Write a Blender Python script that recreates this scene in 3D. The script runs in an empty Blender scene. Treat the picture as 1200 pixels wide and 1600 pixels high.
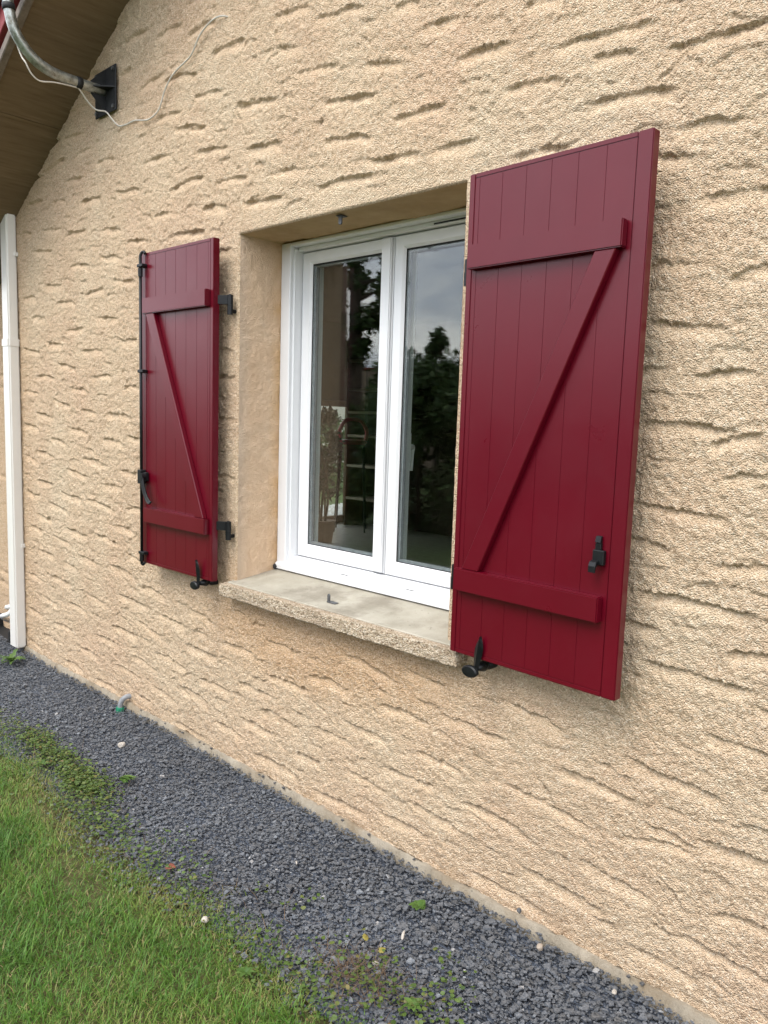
import bpy, bmesh, math, random
import numpy as np
from mathutils import Vector, Matrix

# ------------------------------------------------------------------ camera, sky, sun, exposure
S = bpy.context.scene
COL = S.collection
cam_d = bpy.data.cameras.new('camera')
cam = bpy.data.objects.new('camera', cam_d)
COL.objects.link(cam)
CAM = (2.6288, -1.8471, 0.8286)
RX = Vector((0.72471746, 0.68829887, 0.03208235))
UX = Vector((-0.10539819, 0.06472173, 0.99232168))
FX = Vector((-0.68093746, 0.72253427, -0.11945043))
cam.matrix_world = Matrix(((RX.x, UX.x, -FX.x, CAM[0]), (RX.y, UX.y, -FX.y, CAM[1]), (RX.z, UX.z, -FX.z, CAM[2]), (0, 0, 0, 1)))
cam_d.sensor_fit = 'VERTICAL'
cam_d.sensor_height = 36.0
cam_d.sensor_width = 27.0
cam_d.lens = 1210.0 / 1600.0 * 36.0
cam_d.clip_start = 0.02
cam_d.clip_end = 1500.0
S.camera = cam

SUN_EL, SUN_AZ = math.radians(54), math.radians(-174)   # azimuth of the sun's direction from +Y, clockwise seen from above
W = bpy.data.worlds.new('World')
S.world = W
W.use_nodes = True
nt = W.node_tree
for n in list(nt.nodes):
    nt.nodes.remove(n)
def wn(t, **k):
    n = nt.nodes.new(t)
    for a, b in k.items():
        setattr(n, a, b)
    return n
sky = wn('ShaderNodeTexSky', sky_type='NISHITA', sun_disc=False, sun_elevation=SUN_EL, sun_rotation=SUN_AZ, air_density=1.0, dust_density=2.5, ozone_density=1.0)
tc = wn('ShaderNodeTexCoord')
# a cloud deck: direction projected on to a flat layer, so that clouds bunch up towards the horizon
sep = wn('ShaderNodeSeparateXYZ')
nt.links.new(tc.outputs['Generated'], sep.inputs[0])
def wmath(op, a, b=None, c=None):
    n = wn('ShaderNodeMath', operation=op)
    for i, v in enumerate((a, b, c)):
        if v is None:
            continue
        if isinstance(v, (int, float)):
            n.inputs[i].default_value = v
        else:
            nt.links.new(v, n.inputs[i])
    return n.outputs[0]
zc = wmath('ADD', wmath('MAXIMUM', sep.outputs[2], 0.0), 0.16)
comb = wn('ShaderNodeCombineXYZ')
nt.links.new(wmath('DIVIDE', sep.outputs[0], zc), comb.inputs[0])
nt.links.new(wmath('DIVIDE', sep.outputs[1], zc), comb.inputs[1])
cl = wn('ShaderNodeTexNoise')
cl.inputs['Scale'].default_value = 1.05
cl.inputs['Detail'].default_value = 6.0
cl.inputs['Roughness'].default_value = 0.52
cl.inputs['Distortion'].default_value = 0.35
nt.links.new(comb.outputs[0], cl.inputs['Vector'])
cr = wn('ShaderNodeValToRGB')
cr.color_ramp.elements[0].position = 0.40
cr.color_ramp.elements[0].color = (7.6, 8.4, 10.2, 1)
cr.color_ramp.elements[1].position = 0.62
cr.color_ramp.elements[1].color = (16.2, 16.0, 15.8, 1)
nt.links.new(cl.outputs['Fac'], cr.inputs[0])
mixs = wn('ShaderNodeMix', data_type='RGBA')
mixs.inputs[0].default_value = 0.9
nt.links.new(sky.outputs[0], mixs.inputs[6])
nt.links.new(cr.outputs[0], mixs.inputs[7])
bg = wn('ShaderNodeBackground')
bg.inputs['Strength'].default_value = 0.12
nt.links.new(mixs.outputs[2], bg.inputs['Color'])
wo = wn('ShaderNodeOutputWorld')
nt.links.new(bg.outputs[0], wo.inputs['Surface'])

sun_d = bpy.data.lights.new('sun', 'SUN')
sun_d.energy = 1.25
sun_d.angle = math.radians(30)
sun_d.color = (1.0, 0.96, 0.90)
sun = bpy.data.objects.new('sun', sun_d)
COL.objects.link(sun)
sd = Vector((math.sin(SUN_AZ) * math.cos(SUN_EL), math.cos(SUN_AZ) * math.cos(SUN_EL), math.sin(SUN_EL)))
sun.rotation_euler = sd.to_track_quat('Z', 'Y').to_euler()

S.view_settings.view_transform = 'Standard'
S.view_settings.look = 'None'
S.view_settings.gamma = 1.0
S.view_settings.use_curve_mapping = False
S.view_settings.exposure = 0.92
S.render.engine = 'CYCLES'
S.cycles.use_denoising = True
S.cycles.transparent_max_bounces = 32
S.cycles.max_bounces = 10
S.cycles.diffuse_bounces = 4

R = random.Random(7)
NP = np.random.default_rng(11)

# ------------------------------------------------------------------ helpers
def mat(name, col, rough=0.7, metal=0.0, spec=0.5):
    m = bpy.data.materials.new(name)
    m.use_nodes = True
    b = m.node_tree.nodes['Principled BSDF']
    b.inputs['Base Color'].default_value = (*col, 1)
    b.inputs['Roughness'].default_value = rough
    b.inputs['Metallic'].default_value = metal
    b.inputs['Specular IOR Level'].default_value = spec
    return m
class NT:
    """small node-graph helper for one material"""
    def __init__(s, m):
        s.t = m.node_tree
        s.b = s.t.nodes['Principled BSDF']
    def n(s, t, ins=None, **k):
        n = s.t.nodes.new(t)
        for a, v in k.items():
            setattr(n, a, v)
        for a, v in (ins or {}).items():
            if hasattr(v, 'is_linked'):
                s.t.links.new(v, n.inputs[a])
            else:
                n.inputs[a].default_value = v
        return n
    def l(s, a, b):
        s.t.links.new(a, b)
    def noise(s, vec, scale, detail=4.0, rough=0.55, out='Fac'):
        return s.n('ShaderNodeTexNoise', {'Vector': vec, 'Scale': scale, 'Detail': detail, 'Roughness': rough}).outputs[out]
    def ramp(s, fac, stops):
        r = s.n('ShaderNodeValToRGB', {0: fac})
        e = r.color_ramp.elements
        while len(e) < len(stops):
            e.new(0.5)
        for x, (p, c) in zip(e, stops):
            x.position = p
            x.color = (*c, 1) if len(c) == 3 else c
        return r.outputs[0]
    def mix(s, f, a, b, blend='MIX'):
        return s.n('ShaderNodeMix', {0: f, 6: a if hasattr(a, 'is_linked') else (*a, 1), 7: b if hasattr(b, 'is_linked') else (*b, 1)}, data_type='RGBA', blend_type=blend).outputs[2]
    def math(s, op, a, b=0.0, c=0.0, clamp=False):
        return s.n('ShaderNodeMath', {0: a, 1: b, 2: c}, operation=op, use_clamp=clamp).outputs[0]
    def bump(s, h, dist, strength=1.0, normal=None):
        i = {'Height': h, 'Distance': dist, 'Strength': strength}
        if normal is not None:
            i['Normal'] = normal
        return s.n('ShaderNodeBump', i).outputs[0]
    def obj(s):
        return s.n('ShaderNodeTexCoord').outputs['Object']
    def pos(s):
        return s.n('ShaderNodeNewGeometry').outputs['Position']

def setp(o, label=None, cat=None, group=None, kind=None):
    if label: o['label'] = label
    if cat: o['category'] = cat
    if group: o['group'] = group
    if kind: o['kind'] = kind
    return o
def empty(name, loc=(0, 0, 0), rz=0.0):
    o = bpy.data.objects.new(name, None)
    o.empty_display_size = 0.05
    o.location = loc
    o.rotation_euler = (0, 0, rz)
    COL.objects.link(o)
    return o
def link(name, me, m, parent=None):
    o = bpy.data.objects.new(name, me)
    if m is not None:
        me.materials.append(m)
    if parent is not None:
        o.parent = parent
    COL.objects.link(o)
    return o
def finish(name, bm, m, parent=None, smooth=False):
    bmesh.ops.recalc_face_normals(bm, faces=bm.faces)
    me = bpy.data.meshes.new(name)
    bm.to_mesh(me)
    bm.free()
    if smooth:
        me.polygons.foreach_set('use_smooth', [True] * len(me.polygons))
    return link(name, me, m, parent)
def box(bm, x0, x1, y0, y1, z0, z1, bev=0.0, seg=1):
    x0, x1 = min(x0, x1), max(x0, x1); y0, y1 = min(y0, y1), max(y0, y1); z0, z1 = min(z0, z1), max(z0, z1)
    v = [bm.verts.new((x, y, z)) for x in (x0, x1) for y in (y0, y1) for z in (z0, z1)]
    f = [bm.faces.new([v[i] for i in q]) for q in ((0, 1, 3, 2), (4, 6, 7, 5), (0, 4, 5, 1), (2, 3, 7, 6), (0, 2, 6, 4), (1, 5, 7, 3))]
    if bev > 0:
        bmesh.ops.bevel(bm, geom=list({e for q in f for e in q.edges}), offset=bev, segments=seg, affect='EDGES', clamp_overlap=True)
    return v
def prism(bm, pts, axis, a, b, bev=0.0):
    """extrude a 2-D outline along an axis ('x','y','z') from a to b"""
    def P(u, v, w):
        return {'x': (w, u, v), 'y': (u, w, v), 'z': (u, v, w)}[axis]
    v0 = [bm.verts.new(P(u, v, a)) for u, v in pts]
    v1 = [bm.verts.new(P(u, v, b)) for u, v in pts]
    n = len(pts)
    fs = [bm.faces.new(v0), bm.faces.new(v1[::-1])]
    for i in range(n):
        fs.append(bm.faces.new((v0[i], v1[i], v1[(i + 1) % n], v0[(i + 1) % n])))
    if bev > 0:
        bmesh.ops.bevel(bm, geom=list({e for q in fs for e in q.edges}), offset=bev, segments=1, affect='EDGES', clamp_overlap=True)
def cyl(bm, p, q, r0, r1=None, n=12, cap=True):
    tube(bm, [p, q], [r0, r0 if r1 is None else r1], n, cap)
def tube(bm, pts, rad, n=10, cap=True):
    pts = [Vector(p) for p in pts]
    if not isinstance(rad, (list, tuple)):
        rad = [rad] * len(pts)
    rings = []
    t0 = (pts[1] - pts[0]).normalized()
    ref = Vector((0, 0, 1)) if abs(t0.z) < 0.9 else Vector((1, 0, 0))
    u = t0.cross(ref).normalized()
    for i, p in enumerate(pts):
        a = pts[max(i - 1, 0)]; b = pts[min(i + 1, len(pts) - 1)]
        t = (b - a).normalized()
        u = (u - t * u.dot(t)).normalized()
        w = t.cross(u)
        rings.append([bm.verts.new(p + (u * math.cos(2 * math.pi * k / n) + w * math.sin(2 * math.pi * k / n)) * rad[i]) for k in range(n)])
    for a, b in zip(rings, rings[1:]):
        for k in range(n):
            bm.faces.new((a[k], a[(k + 1) % n], b[(k + 1) % n], b[k]))
    if cap:
        bm.faces.new(rings[0][::-1]); bm.faces.new(rings[-1])
def spline(pts, k=6):
    """Catmull-Rom through points"""
    P = [Vector(p) for p in pts]
    P = [P[0] * 2 - P[1]] + P + [P[-1] * 2 - P[-2]]
    out = []
    for i in range(1, len(P) - 2):
        a, b, c, d = P[i - 1], P[i], P[i + 1], P[i + 2]
        for j in range(k):
            t = j / k
            out.append(0.5 * ((2 * b) + (c - a) * t + (2 * a - 5 * b + 4 * c - d) * t * t + (3 * b - a - 3 * c + d) * t ** 3))
    out.append(P[-2])
    return out
def np_mesh(name, V, F, m, parent=None, smooth=False, attrs=None):
    """mesh from numpy arrays; F is (n,3) or (n,4)"""
    me = bpy.data.meshes.new(name)
    nf, k = F.shape
    me.vertices.add(len(V)); me.loops.add(nf * k); me.polygons.add(nf)
    me.vertices.foreach_set('co', np.ascontiguousarray(V, dtype=np.float32).ravel())
    me.loops.foreach_set('vertex_index', np.ascontiguousarray(F, dtype=np.int32).ravel())
    me.polygons.foreach_set('loop_start', np.arange(0, nf * k, k, dtype=np.int32))
    me.polygons.foreach_set('loop_total', np.full(nf, k, dtype=np.int32))
    me.polygons.foreach_set('use_smooth', np.full(nf, smooth, dtype=bool))
    me.update(calc_edges=True)
    for an, av in (attrs or {}).items():
        if av.ndim == 1:
            a = me.attributes.new(an, 'FLOAT', 'POINT'); a.data.foreach_set('value', np.ascontiguousarray(av, dtype=np.float32))
        else:
            a = me.attributes.new(an, 'FLOAT_COLOR', 'POINT'); a.data.foreach_set('color', np.ascontiguousarray(av, dtype=np.float32).ravel())
    return link(name, me, m, parent)
def _h(ix, iz, seed):
    n = (ix.astype(np.int64) * 374761393 + iz.astype(np.int64) * 668265263 + seed * 974711) & 0xFFFFFFFF
    n = ((n ^ (n >> 13)) * 1274126177) & 0xFFFFFFFF
    return ((n ^ (n >> 16)) & 0xFFFF) / 65535.0
def vn(x, z, scale, seed=0):
    """value noise in 0..1, wavelength = scale"""
    x = x / scale + 1000.0; z = z / scale + 1000.0
    ix = np.floor(x); iz = np.floor(z)
    fx = x - ix; fz = z - iz
    fx = fx * fx * (3 - 2 * fx); fz = fz * fz * (3 - 2 * fz)
    ix = ix.astype(np.int64); iz = iz.astype(np.int64)
    a = _h(ix, iz, seed); b = _h(ix + 1, iz, seed); c = _h(ix, iz + 1, seed); d = _h(ix + 1, iz + 1, seed)
    return (a * (1 - fx) + b * fx) * (1 - fz) + (c * (1 - fx) + d * fx) * fz
def sstep(a, b, x):
    t = np.clip((x - a) / (b - a), 0, 1)
    return t * t * (3 - 2 * t)

# ------------------------------------------------------------------ measured layout (metres; x along the wall, -y out of it, z up)
OX0, OX1, OZ1 = 0.0732, 1.1725, 1.5184        # window opening
GZ = -0.64                                     # gravel level
WX0 = -2.17                                    # left end of the gable wall
RAKE = lambda x: 1.923 + 0.575 * (x + 2.009)   # underside of the sloping soffit
SHZ, SHH, SHW = 0.1536, 1.35, 0.54             # shutters

# ------------------------------------------------------------------ materials
def m_render():
    m = mat('roughcast_render', (0.5, 0.38, 0.25), 0.93, spec=0.15)
    g = NT(m); p = g.obj()
    big = g.noise(p, 1.7, 6, 0.62)
    c = g.ramp(big, [(0.34, (0.665, 0.450, 0.305)), (0.5, (0.725, 0.552, 0.374)), (0.66, (0.745, 0.618, 0.440))])
    # warmer weathering: under the sill, beside the downpipe; greyer towards the right end
    sx = g.n('ShaderNodeSeparateXYZ', {0: p})
    X, Z = sx.outputs[0], sx.outputs[2]
    n2 = g.noise(p, 3.5, 5, 0.65)
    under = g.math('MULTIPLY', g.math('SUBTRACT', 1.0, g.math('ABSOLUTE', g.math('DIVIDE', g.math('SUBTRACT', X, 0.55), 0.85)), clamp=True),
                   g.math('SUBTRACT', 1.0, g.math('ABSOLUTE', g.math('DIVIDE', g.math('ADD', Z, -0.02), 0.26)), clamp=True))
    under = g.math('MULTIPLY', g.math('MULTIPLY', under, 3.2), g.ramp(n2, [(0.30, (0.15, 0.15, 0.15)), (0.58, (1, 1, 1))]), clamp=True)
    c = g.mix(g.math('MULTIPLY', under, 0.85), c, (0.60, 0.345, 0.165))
    pipe = g.math('SUBTRACT', 1.0, g.math('DIVIDE', g.math('ADD', X, 2.05), 0.22), clamp=True)
    c = g.mix(g.math('MULTIPLY', pipe, 0.6), c, (0.58, 0.37, 0.20))
    pk = g.ramp(g.noise(p, 3.1, 5, 0.65), [(0.50, (0, 0, 0)), (0.66, (1, 1, 1))])
    c = g.mix(g.math('MULTIPLY', pk, 0.55), c, (0.60, 0.405, 0.265))
    right = g.math('DIVIDE', g.math('ADD', X, -1.2), 1.6, clamp=True)
    c = g.mix(g.math('MULTIPLY', right, 0.55), c, (0.625, 0.515, 0.385))
    # dirt splash near the ground
    low = g.math('SUBTRACT', 1.0, g.math('DIVIDE', g.math('ADD', Z, 0.62), 0.16), clamp=True)
    low = g.math('MULTIPLY', low, g.ramp(g.noise(p, 7.0, 4), [(0.42, (0, 0, 0)), (0.65, (1, 1, 1))]))
    c = g.mix(g.math('MULTIPLY', low, 0.6), c, (0.42, 0.27, 0.15))
    pl = g.n('ShaderNodeAttribute', attribute_name='plate').outputs['Fac']
    c = g.mix(g.math('MULTIPLY', pl, 0.30), c, (0.72, 0.53, 0.345))
    # grain to grain colour
    vor = g.n('ShaderNodeTexVoronoi', {'Vector': p, 'Scale': 250.0})
    gr = g.n('ShaderNodeSeparateColor', {0: vor.outputs['Color']}).outputs[0]
    c = g.mix(g.math('SUBTRACT', 0.52, g.math('MULTIPLY', pl, 0.10)), c, g.ramp(gr, [(0.0, (0.27, 0.165, 0.095)), (0.22, (0.62, 0.43, 0.275)), (0.7, (0.79, 0.60, 0.405)), (1.0, (0.97, 0.86, 0.69))]))
    g.l(c, g.b.inputs['Base Color'])
    h = g.math('MULTIPLY', vor.outputs['Distance'], -1.0)
    n3 = g.noise(p, 420.0, 3, 0.7)
    h = g.math('ADD', g.math('MULTIPLY', h, 1.0), g.math('MULTIPLY', n3, 0.7))
    h = g.math('MULTIPLY', h, g.math('SUBTRACT', 1.0, g.math('MULTIPLY', pl, 0.28)))
    g.l(g.bump(h, 0.0070, 1.0), g.b.inputs['Normal'])
    return m
def m_reveal():
    m = mat('fine_render', (0.58, 0.44, 0.29), 0.9, spec=0.15)
    g = NT(m); p = g.obj()
    c = g.ramp(g.noise(p, 5.0, 5, 0.6), [(0.3, (0.68, 0.475, 0.31)), (0.55, (0.735, 0.54, 0.37)), (0.75, (0.70, 0.56, 0.425))])
    sx = g.n('ShaderNodeSeparateXYZ', {0: p})
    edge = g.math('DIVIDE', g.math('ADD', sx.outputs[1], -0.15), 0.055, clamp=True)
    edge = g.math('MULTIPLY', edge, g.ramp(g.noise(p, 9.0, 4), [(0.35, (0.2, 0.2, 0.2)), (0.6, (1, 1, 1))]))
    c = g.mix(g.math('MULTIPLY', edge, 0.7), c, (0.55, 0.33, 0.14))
    gry = g.math('SUBTRACT', 1.0, g.math('DIVIDE', sx.outputs[1], 0.07), clamp=True)
    c = g.mix(g.math('MULTIPLY', gry, 0.35), c, (0.46, 0.42, 0.37))
    spl = g.ramp(g.noise(p, 26.0, 3, 0.6), [(0.63, (0, 0, 0)), (0.72, (1, 1, 1))])
    c = g.mix(g.math('MULTIPLY', spl, 0.25), c, (0.50, 0.30, 0.17))
    g.l(c, g.b.inputs['Base Color'])
    vor = g.n('ShaderNodeTexVoronoi', {'Vector': p, 'Scale': 260.0})
    h = g.math('ADD', g.math('MULTIPLY', vor.outputs['Distance'], -0.8), g.math('ADD', g.math('MULTIPLY', g.noise(p, 160.0, 4, 0.6), 0.5), g.noise(p, 45.0, 3)))
    g.l(g.bump(h, 0.0055, 0.9), g.b.inputs['Normal'])
    return m
def m_concrete(name, c0, c1, stain, bd=0.0015):
    m = mat(name, c0, 0.85, spec=0.25)
    g = NT(m); p = g.obj()
    c = g.ramp(g.noise(p, 8.0, 6, 0.62), [(0.3, c0), (0.7, c1)])
    s = g.ramp(g.noise(p, 4.5, 6, 0.68), [(0.50, (0, 0, 0)), (0.66, (1, 1, 1))])
    c = g.mix(g.math('MULTIPLY', s, 0.7), c, stain)
    sp = g.ramp(g.noise(p, 90.0, 2, 0.5), [(0.68, (0, 0, 0)), (0.74, (1, 1, 1))])
    c = g.mix(g.math('MULTIPLY', sp, 0.5), c, tuple(x * 0.4 for x in c0))
    g.l(c, g.b.inputs['Base Color'])
    g.l(g.bump(g.noise(p, 180.0, 5, 0.65), bd, 0.7), g.b.inputs['Normal'])
    return m
def m_bed():
    m = mat('slate_bed', (0.04, 0.05, 0.065), 0.7)
    g = NT(m); p = g.obj()
    v = g.n('ShaderNodeTexVoronoi', {'Vector': p, 'Scale': 120.0, 'Randomness': 1.0})
    q = g.n('ShaderNodeSeparateColor', {0: v.outputs['Color']}).outputs[0]
    g.l(g.ramp(q, [(0.0, (0.020, 0.025, 0.034)), (0.5, (0.052, 0.064, 0.088)), (1.0, (0.095, 0.115, 0.15))]), g.b.inputs['Base Color'])
    g.l(g.bump(g.math('MULTIPLY', v.outputs['Distance'], -1.0), 0.010, 0.9), g.b.inputs['Normal'])
    return m
def m_aggregate():
    m = mat('sill_aggregate', (0.4, 0.33, 0.24), 0.92, spec=0.15)
    g = NT(m); p = g.obj()
    vor = g.n('ShaderNodeTexVoronoi', {'Vector': p, 'Scale': 210.0})
    gr = g.n('ShaderNodeSeparateColor', {0: vor.outputs['Color']}).outputs[0]
    c = g.ramp(gr, [(0.0, (0.24, 0.165, 0.105)), (0.22, (0.48, 0.37, 0.255)), (0.7, (0.60, 0.485, 0.35)), (1.0, (0.76, 0.67, 0.54))])
    c = g.mix(g.math('MULTIPLY', g.ramp(g.noise(p, 5.0, 5, 0.6), [(0.45, (0, 0, 0)), (0.65, (1, 1, 1))]), 0.5), c, (0.33, 0.25, 0.18))
    g.l(c, g.b.inputs['Base Color'])
    g.l(g.bump(g.math('SUBTRACT', g.noise(p, 300.0, 3, 0.7), vor.outputs['Distance']), 0.006, 1.0), g.b.inputs['Normal'])
    return m
def m_burgundy():
    m = mat('burgundy_paint', (0.108, 0.0007, 0.0085), 0.30, spec=0.42)
    g = NT(m); p = g.obj()
    c = g.ramp(g.noise(p, 3.0, 5, 0.6), [(0.3, (0.093, 0.0005, 0.0072)), (0.7, (0.107, 0.0008, 0.0087))])
    dust = g.ramp(g.noise(p, 60.0, 4, 0.7), [(0.60, (0, 0, 0)), (0.80, (1, 1, 1))])
    c = g.mix(g.math('MULTIPLY', dust, 0.012), c, (0.35, 0.26, 0.24))
    g.l(c, g.b.inputs['Base Color'])
    g.l(g.ramp(g.noise(p, 7.0, 5, 0.65), [(0.3, (0.27, 0.27, 0.27)), (0.7, (0.35, 0.35, 0.35))]), g.b.inputs['Roughness'])
    g.l(g.bump(g.noise(p, 900.0, 2), 0.0003, 0.25), g.b.inputs['Normal'])
    return m
def m_black():
    m = mat('black_coated_steel', (0.010, 0.0115, 0.013), 0.40, spec=0.32)
    g = NT(m); p = g.obj()
    g.l(g.ramp(g.noise(p, 40.0, 4), [(0.3, (0.0035, 0.004, 0.0048)), (0.75, (0.010, 0.011, 0.012))]), g.b.inputs['Base Color'])
    g.l(g.bump(g.noise(p, 500.0, 2), 0.0004, 0.4), g.b.inputs['Normal'])
    return m
def m_pvc(name, col):
    m = mat(name, col, 0.32, spec=0.5)
    g = NT(m); p = g.obj()
    d = g.ramp(g.noise(p, 11.0, 6, 0.7), [(0.45, (0, 0, 0)), (0.8, (1, 1, 1))])
    g.l(g.mix(g.math('MULTIPLY', d, 0.16), col, tuple(x * 0.72 for x in col)), g.b.inputs['Base Color'])
    g.l(g.ramp(g.noise(p, 22.0, 4), [(0.3, (0.28, 0.28, 0.28)), (0.7, (0.42, 0.42, 0.42))]), g.b.inputs['Roughness'])
    return m
def m_glass():
    m = bpy.data.materials.new('window_glass')
    m.use_nodes = True
    t = m.node_tree
    t.nodes.remove(t.nodes['Principled BSDF'])
    out = t.nodes['Material Output']
    geo = t.nodes.new('ShaderNodeNewGeometry')
    ior = t.nodes.new('ShaderNodeMapRange')
    ior.inputs[3].default_value = 1.52; ior.inputs[4].default_value = 1 / 1.52
    t.links.new(geo.outputs['Backfacing'], ior.inputs[0])
    fr = t.nodes.new('ShaderNodeFresnel')
    t.links.new(ior.outputs[0], fr.inputs['IOR'])
    tr = t.nodes.new('ShaderNodeBsdfTransparent'); tr.inputs[0].default_value = (0.955, 0.975, 0.965, 1)
    gl = t.nodes.new('ShaderNodeBsdfGlossy'); gl.inputs['Roughness'].default_value = 0.0
    mx = t.nodes.new('ShaderNodeMixShader')
    t.links.new(fr.outputs[0], mx.inputs[0]); t.links.new(tr.outputs[0], mx.inputs[1]); t.links.new(gl.outputs[0], mx.inputs[2])
    t.links.new(mx.outputs[0], out.inputs[0])
    return m
def m_plywood():
    m = mat('weathered_plywood', (0.2, 0.13, 0.07), 0.75, spec=0.25)
    g = NT(m); p = g.obj()
    mp = g.n('ShaderNodeMapping', {0: p, 'Rotation': (0, 0, 0.55), 'Scale': (70.0, 5.0, 20.0)}).outputs[0]
    n1 = g.noise(mp, 1.0, 6, 0.6)
    mp2 = g.n('ShaderNodeMapping', {0: p, 'Rotation': (0, 0, 0.55), 'Scale': (9.0, 1.4, 6.0)}).outputs[0]
    n2 = g.noise(mp2, 1.0, 4, 0.6)
    c = g.ramp(n1, [(0.28, (0.105, 0.071, 0.040)), (0.45, (0.172, 0.120, 0.071)), (0.62, (0.205, 0.147, 0.09)), (0.8, (0.27, 0.203, 0.13))])
    c = g.mix(g.ramp(n2, [(0.35, (0.6, 0.6, 0.6)), (0.65, (0, 0, 0))]), c, (0.155, 0.11, 0.066))
    g.l(c, g.b.inputs['Base Color'])
    g.l(g.bump(n1, 0.002, 0.5), g.b.inputs['Normal'])
    return m
def m_galv():
    m = mat('galvanised_steel', (0.42, 0.45, 0.45), 0.38, metal=0.85)
    g = NT(m); p = g.obj()
    mp = g.n('ShaderNodeMapping', {0: p, 'Scale': (30, 30, 30)}).outputs[0]
    c = g.ramp(g.noise(mp, 1.2, 5, 0.65), [(0.3, (0.17, 0.16, 0.13)), (0.5, (0.34, 0.36, 0.34)), (0.75, (0.55, 0.58, 0.56))])
    g.l(c, g.b.inputs['Base Color'])
    g.l(g.ramp(g.noise(mp, 2.0, 4), [(0.3, (0.25, 0.25, 0.25)), (0.7, (0.55, 0.55, 0.55))]), g.b.inputs['Roughness'])
    return m
def m_tone(name, stops, rough=0.7, spec=0.3, bump=None, trans=0.0):
    """colour read from the per-piece 'tone' attribute"""
    m = mat(name, stops[0][1], rough, spec=spec)
    g = NT(m)
    a = g.n('ShaderNodeAttribute', attribute_name='tone').outputs['Fac']
    p = g.pos()
    c = g.ramp(a, stops)
    if bump:
        c = g.mix(0.35, c, g.ramp(g.noise(p, bump, 4, 0.65), [(0.3, tuple(x * 0.6 for x in stops[0][1])), (0.7, stops[-1][1])]))
        g.l(g.bump(g.noise(p, bump * 2, 4, 0.6), 0.0015, 0.6), g.b.inputs['Normal'])
    g.l(c, g.b.inputs['Base Color'])
    if trans:
        t = g.n('ShaderNodeBsdfTranslucent', {0: c})
        mx = g.n('ShaderNodeMixShader', {0: trans, 1: g.b.outputs[0], 2: t.outputs[0]})
        g.l(mx.outputs[0], m.node_tree.nodes['Material Output'].inputs[0])
    return m
def m_noise(name, c0, c1, scale, rough=0.8, bd=0.0, spec=0.3):
    m = mat(name, c0, rough, spec=spec)
    g = NT(m); p = g.obj()
    n = g.noise(p, scale, 6, 0.65)
    g.l(g.ramp(n, [(0.32, c0), (0.68, c1)]), g.b.inputs['Base Color'])
    if bd:
        g.l(g.bump(g.noise(p, scale * 4, 5, 0.6), bd, 0.7), g.b.inputs['Normal'])
    return m

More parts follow.
